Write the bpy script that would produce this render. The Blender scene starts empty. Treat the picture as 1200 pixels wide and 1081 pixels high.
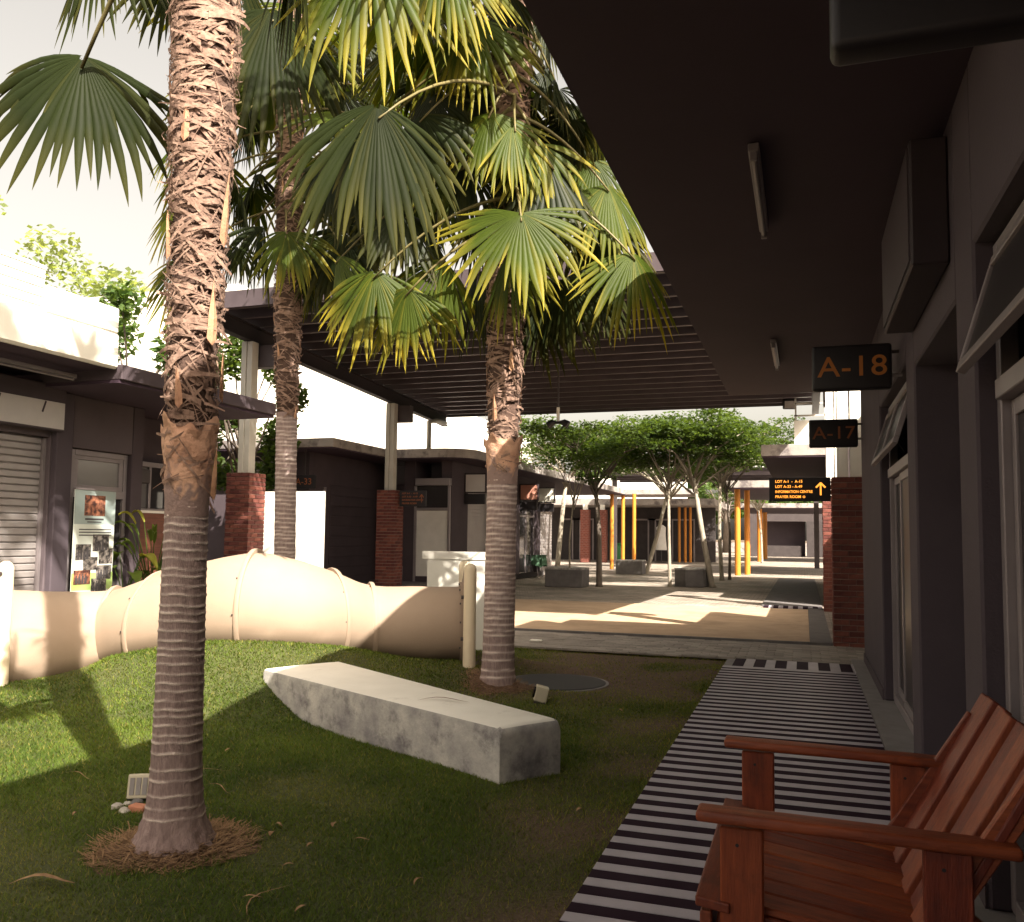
import bpy, bmesh, math, random
import numpy as np
from mathutils import Vector, Matrix
random.seed(7); np.random.seed(7)
R = math.radians
SC = bpy.context.scene
COL = SC.collection
# ------------------------------------------------------------------ camera, sky, sun, exposure
FPX, PPX, PPY, EYE = 1020.0, 600.0, 555.0, 1.45
YAW, PITCH, ROLL = R(18.55), R(4.1), 0.012
_f = Vector((-math.sin(YAW) * math.cos(PITCH), math.cos(YAW) * math.cos(PITCH), math.sin(PITCH)))
_r0 = Vector((math.cos(YAW), math.sin(YAW), 0))
_u0 = _r0.cross(_f)
_r = _r0 * math.cos(ROLL) + _u0 * math.sin(ROLL)
_u = _u0 * math.cos(ROLL) - _r0 * math.sin(ROLL)
EYEV = Vector((0, 0, EYE))
cam = bpy.data.cameras.new('camera')
camo = bpy.data.objects.new('camera', cam); COL.objects.link(camo)
camo.matrix_world = Matrix(((_r.x, _u.x, -_f.x, 0), (_r.y, _u.y, -_f.y, 0), (_r.z, _u.z, -_f.z, EYE), (0, 0, 0, 1)))
cam.sensor_fit = 'HORIZONTAL'; cam.sensor_width = 36.0; cam.lens = 36.0 * FPX / 1200
cam.shift_y = (PPY - 540.5) / 1200
cam.clip_start = 0.05; cam.clip_end = 2000
SC.camera = camo
SHX, SHY = -0.80, 0.66                       # shadow drift per metre of height
W = bpy.data.worlds.new('World'); SC.world = W; W.use_nodes = True
nt = W.node_tree; nt.nodes.clear()
sky = nt.nodes.new('ShaderNodeTexSky'); sky.sky_type = 'NISHITA'; sky.sun_disc = False
sky.sun_elevation = math.atan2(1, math.hypot(SHX, SHY)); sky.sun_rotation = math.atan2(-SHX, -SHY)
sky.air_density = 1.0; sky.dust_density = 6.0; sky.ozone_density = 1.0; sky.altitude = 30
hs = nt.nodes.new('ShaderNodeHueSaturation'); hs.inputs['Saturation'].default_value = 0.3
mul = nt.nodes.new('ShaderNodeMix'); mul.data_type = 'RGBA'; mul.blend_type = 'MULTIPLY'
mul.inputs[0].default_value = 1.0; mul.inputs[7].default_value = (1.0, 0.885, 0.73, 1)
bg = nt.nodes.new('ShaderNodeBackground'); bg.inputs['Strength'].default_value = 0.11
wo = nt.nodes.new('ShaderNodeOutputWorld')
nt.links.new(sky.outputs[0], hs.inputs['Color']); nt.links.new(hs.outputs[0], mul.inputs[6])
nt.links.new(mul.outputs[2], bg.inputs[0]); nt.links.new(bg.outputs[0], wo.inputs[0])
sun = bpy.data.lights.new('sun', 'SUN'); sun.energy = 5.0; sun.angle = R(0.5); sun.color = (1.0, 0.92, 0.80)
suno = bpy.data.objects.new('sun', sun); COL.objects.link(suno)
suno.rotation_euler = Vector((SHX, SHY, -1)).to_track_quat('-Z', 'Y').to_euler()
suno.location = (20, -14, 30)
SC.view_settings.view_transform = 'Standard'; SC.view_settings.look = 'None'
SC.view_settings.gamma = 1.0; SC.view_settings.use_curve_mapping = False
SC.view_settings.exposure = 1.72

# ------------------------------------------------------------------ picture-to-place helpers
def ray(px, py): return _f + _r * ((px - PPX) / FPX) + _u * ((PPY - py) / FPX)
def P_d(px, py, d): return EYEV + ray(px, py) * d
def P_z(px, py, z): d = ray(px, py); return EYEV + d * ((z - EYE) / d.z)
def P_x(px, py, x): d = ray(px, py); return EYEV + d * (x / d.x)
def P_y(px, py, y): d = ray(px, py); return EYEV + d * (y / d.y)

# ------------------------------------------------------------------ materials
MATS = {}
def nodes_of(m):
    m.use_nodes = True
    return m.node_tree, m.node_tree.nodes['Principled BSDF']
def ramp(n, a, b, lo=.3, hi=.7):
    r = n.nodes.new('ShaderNodeValToRGB')
    r.color_ramp.elements[0].position = lo; r.color_ramp.elements[1].position = hi
    r.color_ramp.elements[0].color = (*a, 1); r.color_ramp.elements[1].color = (*b, 1)
    return r
def mat(name, a, b=None, scale=3.0, rough=.7, bump=0.0, bscale=40.0, stretch=(1, 1, 1), metal=0.0, rnd=0.0, spec=.4,
        lo=.3, hi=.7, detail=6.0, third=None, tscale=1.0, tlo=.5, thi=.62):
    """two-tone noise paint; rnd adds per-object tone; third lays a second blotchy tone over it"""
    if name in MATS: return MATS[name]
    m = bpy.data.materials.new(name); n, p = nodes_of(m); L = n.links.new
    b = b or tuple(min(1, c * 1.18) for c in a)
    tc = n.nodes.new('ShaderNodeTexCoord'); mp = n.nodes.new('ShaderNodeMapping'); mp.inputs['Scale'].default_value = stretch
    L(tc.outputs['Object'], mp.inputs[0])
    nz = n.nodes.new('ShaderNodeTexNoise'); nz.inputs['Scale'].default_value = scale; nz.inputs['Detail'].default_value = detail
    nz.inputs['Roughness'].default_value = .62
    L(mp.outputs[0], nz.inputs['Vector'])
    r = ramp(n, a, b, lo, hi); L(nz.outputs[0], r.inputs[0]); out = r.outputs[0]
    if third:
        n3 = n.nodes.new('ShaderNodeTexNoise'); n3.inputs['Scale'].default_value = tscale; n3.inputs['Detail'].default_value = 8
        n3.inputs['Roughness'].default_value = .7
        L(tc.outputs['Object'], n3.inputs['Vector'])
        r3 = ramp(n, (0, 0, 0), (1, 1, 1), tlo, thi); L(n3.outputs[0], r3.inputs[0])
        mx = n.nodes.new('ShaderNodeMix'); mx.data_type = 'RGBA'
        L(r3.outputs[0], mx.inputs[0]); L(out, mx.inputs[6]); mx.inputs[7].default_value = (*third, 1); out = mx.outputs[2]
    if rnd:
        oi = n.nodes.new('ShaderNodeObjectInfo'); h = n.nodes.new('ShaderNodeHueSaturation')
        mr = n.nodes.new('ShaderNodeMapRange'); mr.inputs['To Min'].default_value = 1 - rnd; mr.inputs['To Max'].default_value = 1 + rnd
        L(oi.outputs['Random'], mr.inputs[0]); L(mr.outputs[0], h.inputs['Value'])
        mr2 = n.nodes.new('ShaderNodeMapRange'); mr2.inputs['To Min'].default_value = .5 - rnd * .02; mr2.inputs['To Max'].default_value = .5 + rnd * .02
        L(oi.outputs['Random'], mr2.inputs[0]); L(mr2.outputs[0], h.inputs['Hue'])
        L(out, h.inputs['Color']); out = h.outputs[0]
    L(out, p.inputs['Base Color'])
    p.inputs['Roughness'].default_value = rough; p.inputs['Metallic'].default_value = metal
    p.inputs['Specular IOR Level'].default_value = spec
    if bump:
        nb = n.nodes.new('ShaderNodeTexNoise'); nb.inputs['Scale'].default_value = bscale; nb.inputs['Detail'].default_value = 5
        L(mp.outputs[0], nb.inputs['Vector'])
        bp = n.nodes.new('ShaderNodeBump'); bp.inputs['Strength'].default_value = bump; bp.inputs['Distance'].default_value = .02
        L(nb.outputs[0], bp.inputs['Height']); L(bp.outputs[0], p.inputs['Normal'])
    MATS[name] = m
    return m
def leafmat(name, a, b, tip=None, trans=.35, rough=.45, scale=1.5):
    if name in MATS: return MATS[name]
    m = bpy.data.materials.new(name); n, p = nodes_of(m); L = n.links.new
    tc = n.nodes.new('ShaderNodeTexCoord'); nz = n.nodes.new('ShaderNodeTexNoise'); nz.inputs['Scale'].default_value = scale
    nz.inputs['Detail'].default_value = 4
    L(tc.outputs['Object'], nz.inputs['Vector'])
    r = ramp(n, a, b); L(nz.outputs[0], r.inputs[0]); out = r.outputs[0]
    at_ = n.nodes.new('ShaderNodeAttribute'); at_.attribute_name = 'tone'
    if tip:
        mx = n.nodes.new('ShaderNodeMix'); mx.data_type = 'RGBA'
        L(at_.outputs['Fac'], mx.inputs[0]); L(out, mx.inputs[6]); mx.inputs[7].default_value = (*tip, 1); out = mx.outputs[2]
    L(out, p.inputs['Base Color']); p.inputs['Roughness'].default_value = rough; p.inputs['Specular IOR Level'].default_value = .15
    tr = n.nodes.new('ShaderNodeBsdfTranslucent')
    gm = n.nodes.new('ShaderNodeMix'); gm.data_type = 'RGBA'; gm.blend_type = 'MULTIPLY'; gm.inputs[0].default_value = 1
    L(out, gm.inputs[6]); gm.inputs[7].default_value = (2.6, 2.5, .9, 1)
    L(gm.outputs[2], tr.inputs[0])
    ms = n.nodes.new('ShaderNodeMixShader'); ms.inputs[0].default_value = trans
    L(p.outputs[0], ms.inputs[1]); L(tr.outputs[0], ms.inputs[2])
    L(ms.outputs[0], n.nodes['Material Output'].inputs['Surface'])
    MATS[name] = m
    return m
def glassmat(name, col=(.03, .03, .032), rough=.06):
    if name in MATS: return MATS[name]
    m = bpy.data.materials.new(name); n, p = nodes_of(m)
    p.inputs['Base Color'].default_value = (*col, 1); p.inputs['Roughness'].default_value = rough
    p.inputs['Specular IOR Level'].default_value = .6
    MATS[name] = m
    return m
def glowmat(name, col, e):
    if name in MATS: return MATS[name]
    m = bpy.data.materials.new(name); n, p = nodes_of(m)
    p.inputs['Base Color'].default_value = (*col, 1); p.inputs['Emission Color'].default_value = (*col, 1)
    p.inputs['Emission Strength'].default_value = e; p.inputs['Roughness'].default_value = .5
    MATS[name] = m
    return m
def attrmat(name, a, b, c, scale=30, rough=.85, bump=.5, stretch=(1, 1, 1)):
    """noise a..b, with colour c where the mesh attribute 'tone' is 1 (ring scars, pale lips)"""
    if name in MATS: return MATS[name]
    m = mat(name, a, b, scale=scale, rough=rough, bump=bump, bscale=60, stretch=stretch); n = m.node_tree; p = n.nodes['Principled BSDF']
    src = p.inputs['Base Color'].links[0].from_socket
    at_ = n.nodes.new('ShaderNodeAttribute'); at_.attribute_name = 'tone'
    mx = n.nodes.new('ShaderNodeMix'); mx.data_type = 'RGBA'
    n.links.new(at_.outputs['Fac'], mx.inputs[0]); n.links.new(src, mx.inputs[6]); mx.inputs[7].default_value = (*c, 1)
    n.links.new(mx.outputs[2], p.inputs['Base Color'])
    return m

M_soffit = mat('soffit_paint', (.038, .021, .034), (.046, .026, .041), scale=1.2, rough=.8, bump=.05)
M_wall = mat('grey_purple_plaster', (.060, .046, .055), (.075, .058, .069), scale=1.6, rough=.85, bump=.15, bscale=90)
M_wall_dark = mat('dark_plaster', (.056, .041, .048), (.073, .054, .062), scale=1.6, rough=.85, bump=.12, bscale=90)
M_white = mat('white_paint', (.70, .67, .60), (.80, .77, .70), scale=1.5, rough=.7, bump=.06)
M_fascia = mat('weathered_fascia', (.26, .23, .215), (.38, .34, .315), scale=2.0, rough=.8, bump=.2, third=(.13, .11, .11), tscale=1.6)
M_alu = mat('aluminium_frame', (.23, .20, .205), (.28, .245, .25), rough=.42, metal=.3, scale=3)
M_glass = glassmat('dark_glass', (.035, .032, .034), .05)
M_glass_r = glassmat('dusty_glass', (.030, .025, .028), .35); M_glass_r.node_tree.nodes['Principled BSDF'].inputs['Specular IOR Level'].default_value = .15
M_black = mat('black_paint', (.012, .010, .012), (.02, .016, .018), rough=.5)
M_dark = mat('dark_metal', (.045, .035, .036), (.065, .052, .052), rough=.55, scale=2, bump=.05)
M_deck = mat('deck_metal', (.014, .009, .011), (.023, .015, .018), rough=.65, scale=.8, bump=.06)
M_purlin = mat('purlin_metal', (.055, .041, .046), (.080, .062, .068), rough=.45, scale=2)
M_post = mat('post_grey', (.40, .38, .33), (.50, .47, .42), rough=.5, scale=2)
M_brick = mat('red_brick', (.095, .027, .022), (.185, .056, .042), scale=9, rough=.88, bump=.5, bscale=70, rnd=.35)
M_mortar = mat('mortar', (.20, .15, .12), (.27, .21, .18), rough=.95, bump=.4, scale=12)
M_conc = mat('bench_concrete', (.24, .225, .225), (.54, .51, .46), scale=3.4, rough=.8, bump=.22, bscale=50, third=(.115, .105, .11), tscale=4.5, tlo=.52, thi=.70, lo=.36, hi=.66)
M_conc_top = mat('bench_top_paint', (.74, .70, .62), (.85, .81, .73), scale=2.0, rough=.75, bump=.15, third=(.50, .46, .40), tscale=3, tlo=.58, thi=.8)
M_concd = mat('dark_concrete', (.10, .09, .088), (.16, .145, .14), scale=4, rough=.85, bump=.3)
M_grey_tile = mat('grey_tile', (.35, .315, .35), (.45, .41, .45), scale=5, rough=.42, bump=.04, bscale=120)
M_dark_tile = mat('charcoal_tile', (.020, .008, .016), (.030, .015, .025), scale=5, rough=.7, spec=.08, bump=.04, bscale=120)
M_kerb = mat('cement_strip', (.20, .18, .175), (.27, .25, .24), scale=5, rough=.8, bump=.2)
M_cream = mat('cream_plastic', (.285, .208, .150), (.325, .244, .180), scale=1.4, rough=.72, bump=.05, bscale=8, third=(.215, .155, .112), tscale=2.0, tlo=.55, thi=.9)
M_cream_l = mat('cream_plastic_pale', (.62, .52, .36), (.70, .59, .43), scale=1.6, rough=.45)
M_ochre = mat('ochre_path_paint', (.40, .28, .18), (.50, .36, .24), scale=2.4, rough=.85, bump=.15, third=(.27, .19, .125), tscale=.8, tlo=.5, thi=.75)  # darker blotches: dappled shade painted in, together with wear
M_pave = mat('paver', (.21, .18, .155), (.38, .335, .29), scale=2.0, rough=.85, bump=.3, rnd=.22)
M_soil = mat('earth', (.075, .050, .032), (.12, .085, .055), scale=8, rough=.95, bump=.6)
M_yellow = mat('yellow_column_paint', (.50, .185, .022), (.58, .225, .032), scale=2, rough=.5)
M_wood = mat('varnished_wood', (.135, .026, .010), (.30, .070, .022), scale=3.2, rough=.42, bump=.22, bscale=22, stretch=(1.2, 14, 14), rnd=.30, third=(.085, .020, .010), tscale=4.5, tlo=.55, thi=.75)
M_woody = mat('varnished_wood_cross', (.12, .024, .010), (.26, .060, .020), scale=3.2, rough=.45, bump=.22, bscale=22, stretch=(14, 1.2, 14), rnd=.3, third=(.080, .020, .010), tscale=4.5, tlo=.52, thi=.75)
M_woodz = mat('varnished_wood_upright', (.125, .022, .010), (.25, .052, .019), scale=3.2, rough=.45, bump=.22, bscale=22, stretch=(12, 12, 1.2), rnd=.32, third=(.085, .020, .010), tscale=4.5, tlo=.55, thi=.75)
M_orange = mat('orange_letter', (.42, .145, .028), (.45, .16, .03), rough=.5)
M_orange_dim = mat('dim_orange_letter', (.26, .085, .028), (.28, .09, .03), rough=.5)
M_orange_lit = glowmat('lit_orange_letter', (1.0, .36, .045), .55)
M_shutter = mat('shutter_steel', (.30, .27, .265), (.36, .33, .32), rough=.38, metal=.3, scale=3)
M_woodpanel = mat('brown_screen', (.10, .032, .018), (.17, .055, .030), scale=2.4, rough=.6, stretch=(1, 1, 14), bump=.2)
M_trunkring = attrmat('palm_trunk_rings', (.20, .138, .128), (.36, .262, .240), (.74, .62, .55), scale=16, stretch=(3.5, 3.5, .7))
M_fibre = mat('palm_fibre', (.21, .125, .092), (.43, .285, .215), scale=22, rough=.9, bump=.3, third=(.12, .07, .052), tscale=16, tlo=.52, thi=.66)
M_shaft = mat('palm_inner', (.07, .040, .030), (.12, .072, .054), scale=20, rough=.95, bump=.5)
M_boot = mat('palm_leaf_base', (.34, .17, .095), (.48, .27, .16), scale=9, rough=.8, bump=.3, rnd=.18)
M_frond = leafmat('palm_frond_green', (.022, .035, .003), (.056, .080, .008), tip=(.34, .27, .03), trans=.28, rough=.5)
M_frond_shade = leafmat('palm_frond_shaded', (.006, .010, .002), (.015, .022, .004), tip=(.09, .08, .016), trans=.17, rough=.5)  # shaded copy of the frond green, shadow painted into the colour
M_petiole = mat('palm_petiole', (.10, .085, .030), (.15, .12, .045), rough=.5)
M_grass = leafmat('grass_blade', (.038, .068, .009), (.105, .146, .022), tip=(.24, .20, .055), trans=.25, rough=.6, scale=1.2)
M_lawn = mat('lawn_soil', (.040, .050, .014), (.068, .072, .022), scale=1.1, rough=.95, bump=.7, bscale=60, third=(.098, .064, .036), tscale=.75, tlo=.50, thi=.66)
M_leaf_p = leafmat('plaza_leaf', (.022, .040, .010), (.066, .100, .026), trans=.4)
M_leaf_b = leafmat('backdrop_leaf', (.040, .075, .020), (.095, .140, .045), trans=.35)
M_leaf_w = leafmat('sunlit_pale_leaf', (.13, .17, .07), (.24, .28, .14), trans=.4)  # sky glare painted into a paler leaf colour
M_leaf_pot = leafmat('pot_leaf', (.030, .065, .014), (.075, .120, .025), tip=(.30, .28, .05), trans=.3)
M_bark = mat('pale_bark', (.22, .185, .145), (.38, .33, .26), scale=9, rough=.9, bump=.5, stretch=(1, 1, .35))
M_barkd = mat('brown_bark', (.085, .066, .052), (.15, .12, .095), scale=9, rough=.9, bump=.5, stretch=(1, 1, .35))
M_thatch = mat('dry_thatch', (.14, .075, .035), (.36, .22, .115), scale=20, rough=.95)
M_mulch = mat('mulch', (.085, .045, .026), (.15, .085, .050), scale=22, rough=.95, bump=.9)
M_rock = mat('pale_rock', (.30, .27, .23), (.48, .44, .38), scale=12, rough=.9, bump=.5)
M_lamp_beige = mat('beige_plastic', (.45, .40, .29), (.52, .46, .34), rough=.5)
M_lens = glassmat('black_lens', (.01, .01, .01), .08)
M_tube = mat('unlit_tube', (.17, .148, .152), (.21, .185, .19), rough=.4)
M_signface = mat('shop_sign_face', (.46, .43, .42), (.58, .54, .52), rough=.25, scale=1.0)
M_rsign = mat('dim_sign_face', (.060, .047, .054), (.075, .060, .067), rough=.4, scale=1)
M_signside = mat('shop_sign_case', (.030, .020, .024), (.04, .028, .032), rough=.6)
M_greencloth = mat('green_cloth', (.035, .085, .045), (.06, .12, .07), rough=.9, scale=9)
M_blue = mat('blue_plastic', (.03, .05, .16), (.04, .065, .2), rough=.5)
M_green = mat('green_bin_plastic', (.02, .11, .035), (.03, .14, .045), rough=.5)
M_paper = mat('banner_print', (.62, .66, .60), (.70, .72, .66), rough=.6, scale=1)
M_banner_teal = mat('banner_teal', (.30, .37, .36), (.36, .42, .40), rough=.6)
M_banner_green = mat('banner_lime', (.36, .55, .12), (.55, .70, .28), rough=.6, scale=4)
M_photo = mat('banner_photo', (.018, .015, .015), (.30, .26, .23), rough=.6, scale=16, lo=.42, hi=.66)
M_photo_r = mat('banner_photo_brown', (.04, .014, .012), (.40, .16, .09), rough=.6, scale=14, lo=.4, hi=.66)
M_ink = mat('print_ink', (.05, .045, .05), (.07, .06, .06), rough=.7)
M_cloth_white = mat('white_cloth', (.62, .60, .56), (.72, .69, .65), rough=.9, bump=.3, bscale=8)
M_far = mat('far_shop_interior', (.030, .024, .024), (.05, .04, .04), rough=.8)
M_orangebrick = mat('orange_brick_band', (.36, .13, .07), (.48, .20, .11), rough=.85, scale=14)

# ------------------------------------------------------------------ mesh helpers
def wloc(o):
    v = Vector((0, 0, 0))
    while o is not None:
        v += o.location; o = o.parent
    return v
def props(o, label=None, cat=None, group=None, kind=None):
    if label: o['label'] = label
    if cat: o['category'] = cat
    if group: o['group'] = group
    if kind: o['kind'] = kind
    return o
def empty(name, loc, label=None, cat=None, group=None, kind=None):
    o = bpy.data.objects.new(name, None); COL.objects.link(o); o.location = loc; o.empty_display_size = .2
    return props(o, label, cat, group, kind)
class MB:
    def __init__(s): s.v = []; s.f = []; s.t = None
    def add(s, vs, fs):
        n = len(s.v); s.v.extend([tuple(v) for v in vs]); s.f.extend([tuple(i + n for i in f) for f in fs]); return s
    def box(s, x0, x1, y0, y1, z0, z1):
        vs = [(x, y, z) for z in (z0, z1) for y in (y0, y1) for x in (x0, x1)]
        return s.add(vs, [(0, 2, 3, 1), (4, 5, 7, 6), (0, 1, 5, 4), (2, 6, 7, 3), (0, 4, 6, 2), (1, 3, 7, 5)])
    def obox(s, c, ax, ay, az):
        c = Vector(c); ax = Vector(ax); ay = Vector(ay); az = Vector(az)
        vs = [c + ax * i + ay * j + az * k for k in (-1, 1) for j in (-1, 1) for i in (-1, 1)]
        fs = [(0, 2, 3, 1), (4, 5, 7, 6), (0, 1, 5, 4), (2, 6, 7, 3), (0, 4, 6, 2), (1, 3, 7, 5)]
        if ax.cross(ay).dot(az) < 0: fs = [f[::-1] for f in fs]
        return s.add(vs, fs)
    def bar(s, a, b, w, t, up=(0, 0, 1)):
        a = Vector(a); b = Vector(b); d = (b - a); u = Vector(up); d2 = d.normalized()
        side = d2.cross(u).normalized(); nn = side.cross(d2)
        return s.obox((a + b) / 2, d / 2, side * w / 2, nn * t / 2)
    def prism(s, poly, z0, z1):
        n = len(poly)
        vs = [(x, y, z0) for x, y in poly] + [(x, y, z1) for x, y in poly]
        a = sum(poly[i][0] * poly[(i + 1) % n][1] - poly[(i + 1) % n][0] * poly[i][1] for i in range(n))
        fs = [tuple(range(n))[::-1], tuple(range(n, 2 * n))] + [(i, (i + 1) % n, n + (i + 1) % n, n + i) for i in range(n)]
        if a < 0: fs = [f[::-1] for f in fs]
        return s.add(vs, fs)
    def sheet(s, pts): return s.add(pts, [tuple(range(len(pts)))])
    def tube(s, pts, rad, n=8, cap=True):
        pts = [Vector(p) for p in pts]
        if not hasattr(rad, '__len__'): rad = [rad] * len(pts)
        base = len(s.v); prev = None; rings = []
        for i, p in enumerate(pts):
            d = (pts[min(i + 1, len(pts) - 1)] - pts[max(i - 1, 0)])
            d = d.normalized() if d.length > 1e-9 else Vector((0, 0, 1))
            if prev is None:
                a = Vector((1, 0, 0)) if abs(d.x) < .8 else Vector((0, 1, 0)); x = d.cross(a).normalized()
            else: x = (prev - d * prev.dot(d)).normalized()
            prev = x; y = d.cross(x)
            for k in range(n):
                t = 2 * math.pi * k / n; s.v.append(tuple(p + (x * math.cos(t) + y * math.sin(t)) * rad[i]))
        for i in range(len(pts) - 1):
            for k in range(n):
                a = base + i * n + k; b = base + i * n + (k + 1) % n
                s.f.append((a, b, b + n, a + n))
        if cap:
            s.f.append(tuple(base + k for k in range(n))[::-1]); e = base + (len(pts) - 1) * n
            s.f.append(tuple(e + k for k in range(n)))
        return s
    def build(s, name, m, parent=None, bev=0, seg=1, smooth=False, kind=None, label=None, tone=None, cat=None, group=None, auto=False):
        off = wloc(parent) if parent is not None else Vector((0, 0, 0))
        me = bpy.data.meshes.new(name)
        me.from_pydata([(v[0] - off.x, v[1] - off.y, v[2] - off.z) for v in s.v], [], s.f)
        if bev:
            bm = bmesh.new(); bm.from_mesh(me); bmesh.ops.remove_doubles(bm, verts=bm.verts, dist=1e-5)
            bm.normal_update()
            ed = [e for e in bm.edges if e.is_manifold and e.calc_face_angle(0) > .5]
            bmesh.ops.bevel(bm, geom=ed, offset=bev, segments=seg, affect='EDGES', profile=.5, clamp_overlap=True)
            bm.to_mesh(me); bm.free()
        if tone is not None and not bev:
            at_ = me.attributes.new('tone', 'FLOAT', 'POINT'); at_.data.foreach_set('value', np.asarray(tone, dtype=np.float32))
        me.materials.append(m)
        if smooth:
            me.polygons.foreach_set('use_smooth', [True] * len(me.polygons))
            if auto:
                try: me.set_sharp_from_angle(angle=R(40))
                except Exception: pass
        me.update()
        o = bpy.data.objects.new(name, me); COL.objects.link(o)
        if parent is not None: o.parent = parent
        return props(o, label, cat, group, kind)
def mesh_np(name, V, F, m, parent=None, tone=None, kind=None, smooth=False):
    """fast mesh of equal-sided faces from arrays"""
    V = np.asarray(V, dtype=np.float32); F = np.asarray(F, dtype=np.int32)
    if parent is not None: V = V - np.array(wloc(parent), dtype=np.float32)
    k = F.shape[1]; me = bpy.data.meshes.new(name)
    me.vertices.add(len(V)); me.vertices.foreach_set('co', V.ravel())
    me.loops.add(F.size); me.loops.foreach_set('vertex_index', F.ravel())
    me.polygons.add(len(F)); me.polygons.foreach_set('loop_start', np.arange(len(F), dtype=np.int32) * k)
    if smooth: me.polygons.foreach_set('use_smooth', np.ones(len(F), dtype=bool))
    me.update(calc_edges=True); me.validate()
    if tone is not None:
        at_ = me.attributes.new('tone', 'FLOAT', 'POINT'); at_.data.foreach_set('value', np.asarray(tone, dtype=np.float32))
    me.materials.append(m)
    o = bpy.data.objects.new(name, me); COL.objects.link(o)
    if parent is not None: o.parent = parent
    if kind: o['kind'] = kind
    return o
def dup(o, parent, name=None):
    c = o.copy(); COL.objects.link(c); c.parent = parent
    for ch in list(o.children): dup(ch, c)
    return c
def text(s, size, m, parent, origin, xdir, up, name='lettering', depth=.004, sx=1.0, align='CENTER', bold=0.0):
    cu = bpy.data.curves.new(name, 'FONT'); cu.body = s; cu.size = size; cu.align_x = align; cu.align_y = 'CENTER'
    cu.extrude = depth; cu.space_character = 1.05; cu.offset = bold
    to = bpy.data.objects.new('tmp', cu); COL.objects.link(to)
    dg = bpy.context.evaluated_depsgraph_get(); me = bpy.data.meshes.new_from_object(to.evaluated_get(dg))
    bpy.data.objects.remove(to); bpy.data.curves.remove(cu)
    x = Vector(xdir).normalized(); u = Vector(up).normalized(); nrm = x.cross(u)
    off = Vector(origin) - wloc(parent)
    for v in me.vertices:
        c = v.co.copy(); v.co = off + x * (c.x * sx) + u * c.y + nrm * c.z
    me.name = name; me.materials.clear(); me.materials.append(m)
    o = bpy.data.objects.new(name, me); COL.objects.link(o); o.parent = parent
    return o
def smoothstep(a, b, x): t = np.clip((x - a) / (b - a), 0, 1); return t * t * (3 - 2 * t)
def catmull(pts, n):
    out = []
    for i in range(len(pts) - 1):
        p0 = pts[max(i - 1, 0)]; p1 = pts[i]; p2 = pts[i + 1]; p3 = pts[min(i + 2, len(pts) - 1)]
        for k in range(n):
            t = k / n
            out.append(tuple(.5 * ((2 * b) + (-a + c) * t + (2 * a - 5 * b + 4 * c - d) * t * t + (-a + 3 * b - 3 * c + d) * t ** 3)
                             for a, b, c, d in zip(p0, p1, p2, p3)))
    out.append(tuple(pts[-1])); return out

def smoothstep(a, b, x): t = np.clip((x - a) / (b - a), 0, 1); return t * t * (3 - 2 * t)
# ------------------------------------------------------------------ tunnel centre line (also shapes the mound)
TUN = []   # x, y, z, radius, mound height
for px, t, b, d, mh in ((-150, 702, 800, 7.7, .12), (-60, 700, 800, 7.9, .14), (5, 692, 795, 8.1, .16), (70, 693, 785, 8.5, .18), (135, 691, 775, 8.8, .20), (192, 673, 764, 8.6, .34), (245, 657, 753, 8.5, .48),
                        (300, 648, 748, 8.4, .56), (345, 655, 752, 8.5, .50), (390, 670, 757, 8.7, .42), (435, 686, 765, 8.9, .32), (490, 687, 772, 8.95, .22), (545, 688, 776, 9.0, .12)):
    k_ = 1.0 + .32 * min(1.0, max(0.0, (545 - px) / 200.0)); rr_ = (b - t) / 2 * d / FPX * k_
    p = P_d(px, t, d); q = P_d(px, b, d - .22)
    TUN.append((p.x, p.y, p.z - rr_, rr_, q.z + .045))
TUNC = catmull(TUN, 8)
_tx = np.array([(p[0], p[1], p[4]) for p in TUNC])
RC = P_z(652, 797, 0)
def lawn_z(x, y):
    x = np.asarray(x, dtype=float); y = np.asarray(y, dtype=float)
    z = np.full(x.shape, -.03)
    d2 = (x[..., None] - _tx[:, 0]) ** 2 + (y[..., None] - _tx[:, 1]) ** 2
    w = np.exp(-d2 / .10) + 1e-12
    h = (w * _tx[:, 2]).sum(-1) / w.sum(-1)
    dm = np.sqrt(d2.min(-1))
    z = z + h * np.exp(-(np.maximum(dm - .42, 0) / .80) ** 2)
    z = z + .018 * np.sin(x * 1.7 + y) * np.sin(y * 1.3 - x * .6)
    w_ = 1 - smoothstep(.52, .95, np.sqrt((x - RC.x) ** 2 + (y - RC.y) ** 2)); z = z * (1 - w_) - .03 * w_
    return z
def lz(x, y): return float(lawn_z(np.array([x]), np.array([y]))[0])

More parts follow.
